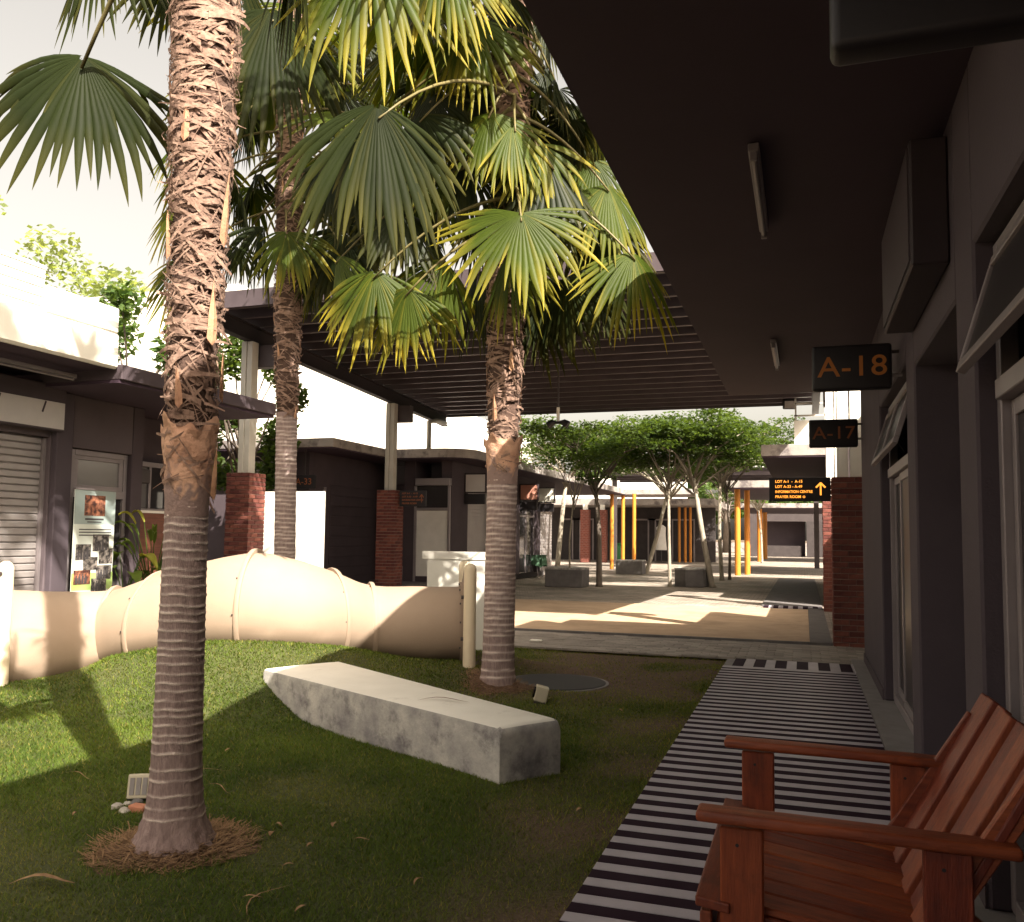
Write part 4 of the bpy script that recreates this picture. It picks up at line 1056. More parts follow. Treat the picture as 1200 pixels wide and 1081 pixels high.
# palm base mulch and dry straw
def mulch(c, r_, n, label):
    N = 40; vs = [(c.x, c.y, lz(c.x, c.y) + .035)]; 
    for k in range(N):
        a = 2 * math.pi * k / N; rr = r_ * (1 + .12 * math.sin(a * 3 + 1) + .08 * math.sin(a * 7)); vs.append((c.x + rr * math.cos(a), c.y + rr * math.sin(a), lz(c.x + rr * math.cos(a), c.y + rr * math.sin(a)) + .001))
    fs = [(0, k + 1, (k + 1) % N + 1) for k in range(N)]
    t = MB().add(vs, fs).build('mulch_ring', M_mulch, None, kind='stuff', label=label)
    V = []; 
    for i in range(n):
        a = random.uniform(0, 2 * math.pi); rr = r_ * math.sqrt(random.random()) * 1.02; b = a + random.gauss(0, .9); L_ = random.uniform(.02, .07)
        x = c.x + rr * math.cos(a); y = c.y + rr * math.sin(a); z = lz(x, y) + .035 * (1 - min(1, rr / r_)) + .006; w = random.uniform(.0012, .003)
        dx, dy = math.cos(b), math.sin(b); dz = random.uniform(-.1, .5) * L_
        V += [(x - dy * w, y + dx * w, z), (x + dy * w, y - dx * w, z), (x + dx * L_ + dy * w, y + dy * L_ - dx * w, z + dz), (x + dx * L_ - dy * w, y + dy * L_ + dx * w, z + dz)]
    o = mesh_np('dry_straw', V, np.arange(4 * n).reshape(-1, 4), M_thatch, kind='stuff'); o['label'] = label + ', loose straw'
mulch(PA, .36, 2600, 'brown straw around the foot of the nearest palm')
mulch(PB, .34, 700, 'dry straw around the foot of the second palm')

# ------------------------------------------------------------------ palms
def make_trunk(t, c, top, r0, r1, flare, z_smooth, zt, ring, name, nfib, nboot, seg=40, fibw=1.0, rs=.14):
    """c base, top (x,y) at zt; ringed bark below z_smooth, fibre skirt above"""
    def cen(z): u = (z - c.z) / (zt - c.z); return c.x + (top[0] - c.x) * u, c.y + (top[1] - c.y) * u
    zs = []
    z = c.z - .06; ringz = []
    zz = c.z + .16
    while zz < z_smooth: ringz.append((zz, random.uniform(.6, 1))); zz += ring * random.uniform(.75, 1.3) * (1.5 if zz < c.z + .5 else 1)
    ringz_a = np.array([q[0] for q in ringz])
    dz = .006 if name == 'big' else .014
    Zs = np.arange(c.z - .06, z_smooth + .02, dz)
    rows = []; tone = []
    for z in Zs:
        h = z - c.z
        base = r0 + (r1 - r0) * min(1, h / 1.6) + flare * math.exp(-max(h, 0) / .11)
        rows.append(z)
        for k in range(seg):
            a = 2 * math.pi * k / seg
            wob = .004 * math.sin(a * 2 + z * 1.3) + .002 * math.sin(a * 5 + z * 9)
            zq = z + wob * 1.2
            i = int(np.argmin(np.abs(ringz_a - zq))); dd = (zq - ringz_a[i]); amp = ringz[i][1]
            br = .5 + .5 * math.sin(a * 3 + i * 2.4 + .7 * math.sin(a * 7 + i))
            lip = math.exp(-(dd / (.0048 if name == 'big' else .008)) ** 2) * amp * (.35 + .65 * br)
            rr = base + lip * .006 + .002 * math.sin(a * 17 + z * 30) * 1 + ((.014 * math.sin(a * 9 + 1.3 * math.sin(a * 4)) + .010 * math.sin(a * 23 + z * 40) * math.sin(z * 70 + a * 5)) * math.exp(-max(h, 0) / .13) if flare else 0)
            cx_, cy_ = cen(z)
            tone.append(min(1, lip * 1.6) * (.35 if h < .12 else 1)); zs.append((cx_ + rr * math.cos(a), cy_ + rr * math.sin(a), z))
    n = len(rows); K = np.arange(n * seg).reshape(n, seg); K2 = np.roll(K, -1, 1)
    F = np.stack([K[:-1], K2[:-1], K2[1:], K[1:]], -1).reshape(-1, 4)
    tr = mesh_np('trunk', zs, F, M_trunkring, t, tone=tone, smooth=True)
    # upper shaft under the fibre
    pts = [Vector((*cen(z), z)) for z in np.linspace(z_smooth - .02, zt, 16)]
    rr_ = [r1 + (rs - r1) * min(1, i / 3.5) - .012 + (.008 * math.sin(i * 2.1)) for i in range(16)]; rsk = lambda z: r1 + (rs - r1) * min(1, max(0, z - z_smooth) / (zt - z_smooth) * 15 / 3.5)
    MB().tube(pts, rr_, 20).build('fibre_shaft', M_shaft, tr, smooth=True)
    # skirt of fibres
    V = []; 
    for i in range(nfib):
        z = z_smooth + (zt - z_smooth) * random.random() ** .9 ; a = random.uniform(0, 2 * math.pi); da = random.choice((-1, 1)) * random.uniform(.5, 1.6); dzz = random.gauss(0, .045) + random.choice((0, 0, 0, .08, -.08, .18))
        w = random.choice((.0025, .004, .007, .010, .014)) * random.uniform(.8, 1.2) * fibw; r_ = rsk(z) - .010 + random.uniform(0, .024); out = random.choice((0, 0, .01, .015, .05)) * random.random()
        prev = None
        for s_ in range(5):
            u = s_ / 4; cx_, cy_ = cen(z + dzz * u); rr = r_ + out * u * u + .008 * math.sin(u * 3); aa = a + da * u; zz = z + dzz * u - .03 * out * u * 8 * u
            w_ = w * (1 - .6 * u); p = np.array((cx_ + rr * math.cos(aa), cy_ + rr * math.sin(aa), zz)); o_ = np.array((.25 * w_ * math.cos(aa), .25 * w_ * math.sin(aa), w_))
            if prev is not None: V += [prev[0] - prev[1], p - o_, p + o_, prev[0] + prev[1]]
            prev = (p, o_)
    mesh_np('fibre', V, np.arange(len(V)).reshape(-1, 4), M_fibre, tr, kind='stuff')
    # split leaf bases
    bm0 = None
    off = wloc(tr)
    for i in range(nboot):
        z = z_smooth + (zt - z_smooth) * (i + random.random()) / nboot; a = i * 2.399 + random.uniform(-.4, .4); cx_, cy_ = cen(z)
        if bm0 is None:
            q = MB(); 
            q.add([(rs * .97, -.030, -.10), (rs * 1.02, 0, -.13), (rs * .97, .030, -.10), (rs * 1.0, -.024, 0), (rs * 1.06, .002, -.01), (rs * 1.0, .026, 0), (rs * 1.03, -.014, .08), (rs * 1.07, .0, .08), (rs * 1.02, .010, .07), (rs * 1.08, -.004, .16), (rs * 1.06, .012, .12)],
                  [(0, 1, 4, 3), (1, 2, 5, 4), (3, 4, 7, 6), (4, 5, 8, 7), (6, 7, 9), (7, 8, 10)])
            o = q.build('leaf_base', M_boot, tr)
            for v in o.data.vertices: v.co += off
            bm0 = o
        else:
            o = bm0.copy(); COL.objects.link(o); o.parent = tr
        o.location = Vector((cx_, cy_, z)) - off; o.rotation_euler = (random.uniform(-.08, .08), random.uniform(-.06, .06), a); k = random.uniform(.6, 1.25); o.scale = (1, k * .8, k)
    return tr, cen

def frond(t, crown, hub, tip, m, spread=150, nseg=36, roll=0.0, cup=.40, droop=.5, split=.52, tipy=.5, seedv=0, normal=None):
    """fan leaf: hub (stalk end), tip of the middle segment; segments arch over and hang"""
    rs = np.random.RandomState(seedv)
    H = Vector(hub); a = Vector(tip) - H; Rr = a.length; a.normalize()
    n = Vector(normal) if normal is not None else (EYEV - H).normalized() * .5 + Vector((0, 0, .8)) + Vector((rs.normal(0, .25), rs.normal(0, .25), 0))
    n = (n - a * n.dot(a)).normalized(); b = n.cross(a)
    A = np.array(a); Bv = np.array(b); Nn = np.array(n); Hn = np.array(H); G = np.array((0, 0, -1.0))
    st = [0.03, .18, .36, split, .66, .8, .91, 1.0]
    V = []; F = []; T = []
    dphi = 2 * R(spread) / nseg
    base = 0
    for i in range(nseg):
        phi = -R(spread) + dphi * (i + .5)
        k_ = abs(phi) / R(spread)
        L_ = Rr * 1.08 * (1 - .22 * k_ ** 2) * rs.uniform(.78, 1.08)
        dr = droop * rs.uniform(.6, 1.6); tw = rs.normal(0, .12); yel = rs.uniform(0, 1); bent = rs.rand() < .14
        if rs.rand() < .08: L_ *= rs.uniform(.45, .75)
        p = Hn.copy(); last = 0; c_, s2 = math.cos(phi), math.sin(phi)
        d0 = A * c_ + Bv * s2 - Nn * (cup * (.35 + k_)); d0 /= np.linalg.norm(d0)
        for j, s_ in enumerate(st):
            ds = (s_ - last) * L_; last = s_
            g = dr * (1.1 * s_ ** 1.5) + (1.5 * max(0, s_ - .7) / .3 if bent else 0)
            d_ = d0 + G * g + (-A * s2 + Bv * c_) * tw * max(0, s_ - split) * 3; d_ /= np.linalg.norm(d_)
            p = p + d_ * ds
            sd = np.cross(Nn, d_); nn_ = np.linalg.norm(sd); sd = sd / nn_ if nn_ > 1e-3 else (-A * s2 + Bv * c_)
            up_ = np.cross(d_, sd)
            full = math.tan(dphi / 2) * L_ * 1.04
            hw = full * s_ if s_ <= split else full * split * (1 - ((s_ - split) / (1 - split)) ** 1.7) + .0006
            ridge = hw * .60
            V += [p - sd * hw - up_ * ridge * .5, p + up_ * ridge * .5, p + sd * hw - up_ * ridge * .5]
            tt = max(0, (s_ - .55) / .45) * tipy * (.2 + yel)
            T += [min(1, tt + .12 * (yel > .85))] * 3
            if j:
                o = base + 3 * (j - 1)
                F += [(o, o + 3, o + 4, o + 1), (o + 1, o + 4, o + 5, o + 2)]
        base += 3 * len(st)
    fo = mesh_np('frond', V, F, m, t, tone=T)
    C0 = Vector(crown); C0 = Vector((C0.x, C0.y, min(C0.z, H.z + .35 + .25 * (C0.xy - H.xy).length)))
    mid = (C0 + H) / 2 + Vector((0, 0, (C0 - H).length * .20))
    pts = []
    end = H + a * (Rr * .10)
    for k in range(9):
        u = k / 8; pts.append(C0 * (1 - u) ** 2 + mid * 2 * u * (1 - u) + end * u * u)
    MB().tube(pts, [.020 - .012 * k / 8 for k in range(9)], 6).build('petiole', M_petiole, fo, smooth=True)
    return fo

palmA = empty('palm_tree', tuple(PA), 'nearest fan palm with a thick ringed trunk and straw at its foot', 'palm tree', 'fan palms on the lawn')
palmB = empty('palm_tree', tuple(PB), 'second fan palm standing by the tunnel mouth behind the concrete bench', 'palm tree', 'fan palms on the lawn')
palmC = empty('palm_tree', tuple(PC), 'slim fan palm rising behind the cream tunnel in front of the white hoarding', 'palm tree', 'fan palms on the lawn')
topA = P_d(243, 0, 4.05); topB = P_d(600, 60, 8.05); topC = P_d(341, 120, 11.1)
def ext(c, tp, zt): u = (zt - c.z) / (tp.z - c.z); return (c.x + (tp.x - c.x) * u, c.y + (tp.y - c.y) * u)
ZA, ZB, ZC = 9.9, 8.8, 8.4
tA, cenA = make_trunk(palmA, PA, ext(PA, topA, ZA), .118, .094, .085, 1.66, ZA, .040, 'big', 6000, 54, fibw=1.0, rs=.142)
tB, cenB = make_trunk(palmB, PB, ext(PB, topB, ZB), .148, .138, .06, 2.06, ZB, .048, 'mid', 2600, 34, seg=28, fibw=1.3, rs=.170)
tC, cenC = make_trunk(palmC, PC, ext(PC, topC, ZC), .138, .130, .03, 2.95, ZC, .055, 'mid', 1700, 20, seg=24, fibw=1.5, rs=.168)
# tan sheath where the fibre starts, fading into the ringed bark below it
M_sheath = attrmat('tan_sheath', (.44, .235, .150), (.66, .410, .280), (.265, .182, .160), scale=7, rough=.85, bump=.35)
for cen, z0, z1, r_, tr in ((cenA, 1.52, 1.95, .0975, tA), (cenB, 1.92, 2.34, .1405, tB)):
    vs = []; fs = []; tn = []; N = 64; rows = 30
    for i in range(rows):
        u = i / (rows - 1)
        for k in range(N):
            a = 2 * math.pi * k / N
            rag = .5 * math.sin(a * 3 + 1) + .3 * math.sin(a * 7 + 2) + .2 * math.sin(a * 13)
            z = z0 + (z1 - z0) * u + .05 * rag * u; c_ = cen(z)
            crack = max(0, 1 - abs(u - .62 - .07 * math.sin(a * 5) - .04 * math.sin(a * 11 + 1)) / .03)
            rr = r_ + .030 * u ** 1.6 + .004 * math.sin(a * 4 + i * .5) * u - .006 * crack + (.012 * math.sin(a * 6) * (u > .93))
            vs.append((c_[0] + rr * math.cos(a), c_[1] + rr * math.sin(a), z))
            m_ = 1 - max(0, min(1, (u - .30 - .16 * rag + .10 * random.uniform(-1, 1)) / .12)); tn.append(max(m_, crack * .8))
    for i in range(rows - 1):
        for k in range(N): fs.append((i * N + k, i * N + (k + 1) % N, (i + 1) * N + (k + 1) % N, (i + 1) * N + k))
    MB().add(vs, fs).build('leaf_sheath', M_sheath, tr, smooth=True, tone=tn)
def fr_px(t, crown, hx, hy, hd, tx, ty, td, m=M_frond, **kw):
    return frond(t, crown, P_d(hx, hy, hd), P_d(tx, ty, td), m, **kw)
crA = Vector((*ext(PA, topA, ZA), ZA)); crB = Vector((*ext(PB, topB, ZB), ZB)); crC = Vector((*ext(PC, topC, ZC), ZC))
sd = 11
# nearest palm: leaves hanging into the top of the picture
for q, kw in (((98, 66, 4.1, 72, 214, 3.95), dict(m=M_frond_shade, spread=125, droop=.75, cup=.55, nseg=34)),
              ((120, -85, 4.3, 62, 30, 4.2), dict(m=M_frond_shade, spread=100, droop=.7)),
              ((205, -50, 4.7, 180, 62, 4.8), dict(m=M_frond_shade, spread=70, droop=.6, nseg=22))):
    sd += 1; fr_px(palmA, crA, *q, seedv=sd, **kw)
for q, kw in (((442, 122, 6.4, 462, 292, 6.3), dict(m=M_frond_shade, spread=100, droop=1.0, cup=.45, nseg=40, split=.58)),
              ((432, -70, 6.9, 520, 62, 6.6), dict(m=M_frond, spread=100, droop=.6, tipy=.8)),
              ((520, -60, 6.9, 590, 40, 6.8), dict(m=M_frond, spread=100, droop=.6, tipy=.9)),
              ((350, -90, 7.0, 395, 60, 6.9), dict(m=M_frond_shade, spread=95, droop=.6))):
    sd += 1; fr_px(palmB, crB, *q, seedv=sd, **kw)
for q, kw in (((318, 10, 8.6, 335, 160, 8.5), dict(m=M_frond_shade, spread=105, droop=.8, cup=.5)),
              ((275, -40, 9.0, 290, 70, 9.0), dict(m=M_frond_shade, spread=105, droop=.7))):
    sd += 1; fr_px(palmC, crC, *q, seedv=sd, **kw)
# second palm
for q, kw in (((611, 250, 7.3, 612, 352, 7.0), dict(spread=118, droop=.40, tipy=.9, cup=.2)),
              ((575, 132, 7.6, 548, 205, 7.3), dict(spread=120, droop=.75, tipy=.7)),
              ((600, 148, 7.5, 640, 215, 7.3), dict(spread=70, droop=.85, tipy=.8, nseg=24)),
              ((712, 216, 7.9, 728, 305, 7.6), dict(spread=95, droop=.75)),
              ((742, 296, 7.8, 770, 392, 7.5), dict(spread=100, droop=.75, tipy=.9)),
              ((440, 318, 7.8, 408, 415, 7.5), dict(spread=105, droop=.75, tipy=1.0)),
              ((520, 305, 8.0, 470, 395, 7.8), dict(spread=85, droop=.85, tipy=.6)),
              ((640, 348, 8.3, 632, 432, 8.2), dict(m=M_frond_shade, spread=85, droop=.85)),
              ((700, 330, 8.5, 720, 400, 8.4), dict(m=M_frond_shade, spread=95, droop=.85)),
              ((655, 105, 8.3, 668, 170, 8.3), dict(m=M_frond_shade, spread=110, droop=.85)),
              ((690, 118, 8.6, 712, 195, 8.6), dict(spread=95, droop=.85)),
              ((520, 40, 8.2, 478, 120, 8.0), dict(spread=105, droop=.75)),
              ((550, 20, 7.6, 560, 110, 7.3), dict(spread=95, droop=.7, tipy=.7)),
              ((505, 125, 8.6, 460, 190, 8.6), dict(m=M_frond_shade, spread=110, droop=.85)),
              ((660, 185, 8.8, 690, 245, 8.9), dict(m=M_frond_shade, spread=110, droop=.85)),
              ((480, 215, 8.8, 430, 290, 8.8), dict(spread=110, droop=.85)),
              ((560, 255, 8.9, 530, 320, 8.9), dict(m=M_frond_shade, spread=100, droop=.85)),
              ((470, 60, 9.0, 420, 120, 9.0), dict(m=M_frond_shade, spread=110, droop=.85)),
              ((640, 20, 8.2, 690, 90, 8.2), dict(m=M_frond_shade, spread=100, droop=.85))):
    sd += 1; fr_px(palmB, crB, *q, seedv=sd, **{'m': M_frond, **kw})
# slim palm behind
for q, kw in (((336, 272, 10.0, 322, 342, 9.8), dict(spread=115, droop=.7, tipy=.8)),
              ((222, 222, 10.6, 170, 300, 10.4), dict(spread=85, droop=.7, tipy=.9)),
              ((222, 300, 10.8, 165, 372, 10.6), dict(spread=75, droop=.7, tipy=.9)),
              ((215, 160, 10.8, 160, 200, 10.8), dict(spread=60, droop=.5, nseg=24)),
              ((300, 205, 11.2, 262, 260, 11.2), dict(m=M_frond_shade, spread=110, droop=.85)),
              ((395, 215, 11.2, 430, 280, 11.2), dict(m=M_frond_shade, spread=110, droop=.85)),
              ((385, 300, 11.0, 375, 360, 10.8), dict(m=M_frond_shade, spread=110, droop=.85)),
              ((290, 130, 11.0, 255, 190, 11.0), dict(m=M_frond_shade, spread=100, droop=.85)),
              ((360, 60, 11.0, 350, 140, 10.9), dict(spread=110, droop=.85)),
              ((400, 110, 11.4, 440, 170, 11.4), dict(m=M_frond_shade, spread=110, droop=.85)),
              ((310, 60, 11.0, 280, 120, 11.0), dict(m=M_frond_shade, spread=110, droop=.85)),
              ((280, 290, 11.4, 268, 335, 11.4), dict(m=M_frond_shade, spread=100, droop=.85)),
              ((420, 30, 11.5, 460, 100, 11.5), dict(m=M_frond_shade, spread=110, droop=.85)),
              ((430, 370, 11.3, 440, 420, 11.3), dict(m=M_frond_shade, spread=90, droop=.5))):
    sd += 1; fr_px(palmC, crC, *q, seedv=sd, **{'m': M_frond, **kw})
for q, kw in (((598, 296, 7.7, 572, 392, 7.5), dict(spread=95, droop=.8, tipy=.8)), ((662, 326, 7.9, 690, 420, 7.8), dict(m=M_frond_shade, spread=105, droop=.8)),
              ((560, 318, 8.2, 532, 408, 8.1), dict(m=M_frond_shade, spread=100, droop=.9)), ((478, 338, 7.7, 452, 428, 7.6), dict(spread=95, droop=.8, tipy=.9)),
              ((618, 330, 8.4, 644, 440, 8.3), dict(m=M_frond_shade, spread=100, droop=.8)), ((395, 300, 8.2, 372, 395, 8.1), dict(spread=90, droop=.9, tipy=.9)),
              ((545, 190, 7.9, 520, 280, 7.8), dict(m=M_frond_shade, spread=105, droop=.9)), ((400, 180, 8.4, 382, 280, 8.3), dict(m=M_frond_shade, spread=105, droop=.9))):
    sd += 1; fr_px(palmB, crB, *q, seedv=sd, **{'m': M_frond, **kw})
# more dark leaves massed behind
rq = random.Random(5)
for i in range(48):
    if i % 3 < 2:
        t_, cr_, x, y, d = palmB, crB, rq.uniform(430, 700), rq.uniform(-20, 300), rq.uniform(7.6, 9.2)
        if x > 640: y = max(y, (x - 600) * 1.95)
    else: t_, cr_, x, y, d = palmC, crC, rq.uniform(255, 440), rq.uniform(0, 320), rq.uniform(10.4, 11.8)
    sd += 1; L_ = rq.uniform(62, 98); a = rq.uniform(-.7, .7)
    fr_px(t_, cr_, x, y, d, x + L_ * math.sin(a), y + L_ * math.cos(a), d - rq.uniform(-.3, .3), seedv=sd, m=M_frond if i % 5 == 0 else M_frond_shade, spread=rq.uniform(85, 125), droop=rq.uniform(.6, 1.1), cup=rq.uniform(.2, .6), nseg=28, tipy=rq.uniform(.3, .9))
# crown leaves above the frame (seen from a step aside, and casting the shade)
for t, cen, zlo, zhi, nn_, L_ in ((palmA, cenA, 8.8, 9.9, 18, .80), (palmB, cenB, 6.2, 8.6, 22, .95), (palmC, cenC, 6.4, 8.4, 16, .95)):
    for i in range(nn_):
        z = zlo + (zhi - zlo) * i / (nn_ - 1); a = i * 2.4 + 1.1; el = -.35 + 1.4 * (z - zlo) / (zhi - zlo)
        dv = Vector((math.cos(a) * math.cos(el), math.sin(a) * math.cos(el), math.sin(el)))
        sd += 1; c_ = Vector((*cen(z), z)); h_ = c_ + dv * random.uniform(.9, 1.3)
        frond(t, c_, h_, h_ + (dv + Vector((0, 0, -.45))).normalized() * L_, M_frond, spread=125, nseg=28, seedv=sd, normal=Vector((0, 0, 1)) + dv * .3)

# ------------------------------------------------------------------ lawn details
def box_light(p, d, label, lens):
    t = empty('ground_spotlight', p, label, 'spotlight', 'box spotlights on the lawn')
    a = Vector((*d, 0)).normalized(); s = Vector((-a.y, a.x, 0)); z = Vector((0, 0, 1)); c = Vector(p) + z * .075
    tilt = (a + z * .25).normalized(); u = (z - a * .25).normalized()
    MB().obox(c, tilt * .055, s * .06, u * .065).build('housing', M_lamp_beige, t, bev=.008, seg=2)
    if lens: MB().tube([c + tilt * .05, c + tilt * .072], .048, 16).build('lens', M_lens, t)
    else:
        for k in (-1, 0, 1): MB().obox(c + tilt * .057 + s * (.034 * k), tilt * .004, s * .012, u * .045).build('louvre', M_kerb, t)
    MB().box(c.x - .05, c.x + .05, c.y - .05, c.y + .05, p[2] - .02, p[2] + .012).build('base', M_dark, t)
q = P_z(165, 932, -.02); box_light((q.x, q.y, lz(q.x, q.y)), (.5, -1), 'small beige box light half hidden by the nearest palm', False)
q = P_z(634, 828, -.02); box_light((q.x, q.y, lz(q.x, q.y)), (-.95, -.35), 'small beige spotlight with a round black lens at the bench end', True)
def rock(p, s_, label, m):
    bm = bmesh.new(); bmesh.ops.create_icosphere(bm, subdivisions=2, radius=s_)
    for v in bm.verts: v.co *= 1 + random.uniform(-.2, .2); v.co.z *= .62
    me = bpy.data.meshes.new('rock'); bm.to_mesh(me); bm.free(); me.materials.append(m)
    o = bpy.data.objects.new('rock', me); COL.objects.link(o); o.location = p
    return props(o, label, 'rock', 'stones by the nearest palm')
for i, (px, py, s_, m, l) in enumerate(((137, 943, .032, M_rock, 'pale stone, leftmost of the small heap by the nearest palm'), (146, 948, .030, M_rock, 'pale stone at the front of the small heap by the nearest palm'), (150, 939, .024, M_rock, 'smallest pale stone at the back of the heap by the nearest palm'), (161, 938, .034, M_concd, 'dark stone under the beige box light'))):
    q = P_z(px, py, -.02); rock((q.x, q.y, lz(q.x, q.y) + s_ * .35), s_, l, m)
q = P_z(163, 946, -.02)
props(MB().box(q.x - .05, q.x + .05, q.y - .03, q.y + .03, lz(q.x, q.y) - .01, lz(q.x, q.y) + .035).build('brick', mat('orange_brick', (.42, .17, .10), (.5, .22, .13), rough=.85), bev=.006), 'broken orange brick beside the pale stones', 'brick')
q = RC
mc = empty('round_cover', (q.x, q.y, 0), 'dark round cover sunk in the bare lawn behind the bench', 'cover')
MB().tube([(q.x, q.y, -.06), (q.x, q.y, RZ + .014), (q.x, q.y, RZ + .018)], [.50, .50, .48], 40).build('disc', M_black, mc)
MB().tube([(q.x, q.y, -.06), (q.x, q.y, RZ + .010)], [.53, .53], 40).build('rim', M_kerb, mc)
for i in range(22):
    px, py = random.uniform(0, 780), random.uniform(835, 1075)
    q = P_z(px, py, -.02)
    if q.x > -.95 or (px > 300 and py < 930 and px < 670): continue
    dryleaf('fallen_leaf', (q.x, q.y, lz(q.x, q.y) + .016), random.uniform(.035, .09), random.uniform(.006, .014), random.uniform(0, 6), .012, 'small dry leaf fallen on the lawn', M_thatch, 'dry leaves scattered on the lawn')
for i, (px, py, L_, a, l) in enumerate(((240, 905, .34, .4, 'pale straw stalk on the grass right of the nearest trunk'), (255, 925, .30, -.5, 'crossing straw stalk below the other one right of the trunk'), (90, 912, .30, -.3, 'bent dry twig on the grass left of the nearest trunk'), (50, 1041, .26, .2, 'brown dry palm sheath lying at the lower left of the lawn'), (310, 1060, .3, 1.4, 'thin straw stalk near the bottom of the lawn'))):
    q = P_z(px, py, -.02); dryleaf('dry_stalk', (q.x, q.y, lz(q.x, q.y) + .02), L_, .004 if i != 3 else .016, a + YAW, .02, l, M_thatch, None, 'stalk')
q = P_z(628, 754, -.02)
props(MB().box(q.x - .08, q.x + .08, q.y - .05, q.y + .05, .0, .03).build('litter', M_white, bev=.01), 'small white scrap of litter on the bare lawn', 'litter')

# ------------------------------------------------------------------ plaza furniture
def block_bench(px, py, w, dpt, h, rot, label, hexa=False):
    q = P_z(px, py, 0)
    if hexa: poly = [(q.x + w / 2 * math.cos(R(60 * k + 15)), q.y + dpt / 2 * math.sin(R(60 * k + 15))) for k in range(6)]
    else: poly = [(q.x - w / 2, q.y), (q.x + w / 2, q.y), (q.x + w / 2, q.y + dpt), (q.x - w / 2, q.y + dpt)]
    t = empty('block_seat', (q.x, q.y, 0), label, 'seat', 'concrete block seats on the plaza')
    MB().prism(poly, -.01, h - .06).build('plinth', M_concd, t, bev=.01)
    cx_ = sum(p[0] for p in poly) / len(poly); cy_ = sum(p[1] for p in poly) / len(poly)
    MB().prism([(cx_ + (x - cx_) * 1.02, cy_ + (y - cy_) * 1.02) for x, y in poly], h - .058, h).build('seat_slab', M_conc, t, bev=.012)
block_bench(660, 688, 1.10, .9, .55, 0, 'dark square concrete seat by the left row of shops')
block_bench(737, 673, 1.05, .8, .55, 0, 'paler concrete seat at the foot of the three yellow columns')
block_bench(811, 687, 1.05, 1.0, .55, 0, 'six sided concrete seat beside the pale plaza trunks', True)
def leaf_cloud(name, cl, n, size, m, parent, flat=.35, aspect=.5):
    """cl: list of (centre, rx, ry, rz)"""
    w = np.array([c[1] * c[2] * c[3] for c in cl]) ** .67; w /= w.sum(); idx = np.random.choice(len(cl), n, p=w)
    cen = np.array([tuple(c[0]) for c in cl])[idx]; rad = np.array([c[1:4] for c in cl])[idx]
    v = np.random.normal(size=(n, 3)); v /= np.linalg.norm(v, axis=1)[:, None]; v *= (np.random.rand(n) ** .45)[:, None]
    P = cen + v * rad
    a = np.random.rand(n) * 2 * np.pi; nz = np.random.normal(size=(n, 3)) * flat + np.array((0, 0, 1.0)); nz /= np.linalg.norm(nz, axis=1)[:, None]
    t = np.stack([np.cos(a), np.sin(a), np.zeros(n)], -1); t -= nz * (t * nz).sum(1)[:, None]; t /= np.linalg.norm(t, axis=1)[:, None]; b = np.cross(nz, t)
    s = (size * (.6 + .8 * np.random.rand(n)))[:, None]
    V = np.stack([P - t * s, P + b * s * aspect, P + t * s, P - b * s * aspect], 1).reshape(-1, 3)
    return mesh_np(name, V, np.arange(4 * n).reshape(-1, 4), m, parent)
def plaza_tree(px, py, lean, zc, spread, n, label, r_=.09, size=.062, pale=True, multi=1):
    n = int(n * 1.12); spread *= 1.15; r_ *= .72
    q = P_z(px, py, 0); t = empty('plaza_tree', tuple(q), label, 'tree', 'small spreading trees on the plaza')
    m_ = MB(); top = Vector((q.x + lean[0], q.y + lean[1], zc - .9)); b0 = Vector((q.x, q.y, -.05)); cl = []
    mid = b0.lerp(top, .5) + Vector((random.uniform(-.08, .08), random.uniform(-.05, .05), 0))
    m_.tube([b0, b0 + (mid - b0) * .08, mid, top], [r_ * 1.5, r_ * 1.08, r_ * .9, r_ * .7], 9)
    for i in range(13):
        a = 2 * math.pi * i / 13 + random.uniform(-.3, .3); rr = spread * random.uniform(.4, 1.15); e = Vector((top.x + rr * math.cos(a), top.y + rr * math.sin(a), zc + random.uniform(-.55, .85)))
        k = top.lerp(e, .5) + Vector((0, 0, .22 + .2 * random.random()))
        m_.tube([top - Vector((0, 0, random.uniform(0, .5))), k, e], [r_ * .45, r_ * .28, .012], 6)
        for s_ in range(2):
            e2 = e + Vector((random.uniform(-.5, .5), random.uniform(-.5, .5), random.uniform(-.05, .4))); m_.tube([k, e2], [r_ * .2, .008], 5)
            cl.append((e2, spread * random.uniform(.22, .36), spread * random.uniform(.22, .36), random.uniform(.10, .20)))
        cl.append((e, spread * random.uniform(.30, .50), spread * random.uniform(.30, .50), random.uniform(.10, .20)))
        cl.append((k + Vector((0, 0, .3)), spread * .3, spread * .3, .14))
    m_.build('trunk', M_bark if pale else M_barkd, t, smooth=True)
    leaf_cloud('crown', cl, n, size, M_leaf_p, t, flat=.5)
plaza_tree(702, 687, (-.15, .1), 4.0, 1.9, 9000, 'plaza tree with a straight grey trunk behind the dark square seat', .12, pale=False)
plaza_tree(757, 672, (.9, 0), 4.3, 2.2, 9000, 'plaza tree with a slender leaning pale trunk right of the yellow columns', .12)
plaza_tree(785, 687, (-.05, .1), 4.2, 1.9, 9000, 'plaza tree with a thin upright pale trunk before the six sided seat', .075)
plaza_tree(835, 688, (-.55, .1), 4.15, 2.1, 12000, 'plaza tree with the thickest pale trunk, right of the six sided seat', .12)
plaza_tree(846, 680, (-.05, .2), 4.5, 2.2, 10000, 'plaza tree with a pale trunk just behind the thickest one', .10)
plaza_tree(855, 679, (-.1, .2), 4.2, 1.8, 8000, 'plaza tree with a thin darker trunk, rightmost of the close group', .07, pale=False)
plaza_tree(652, 676, (.3, .2), 4.6, 1.9, 5000, 'plaza tree with a pale trunk against the left shop windows', .13)
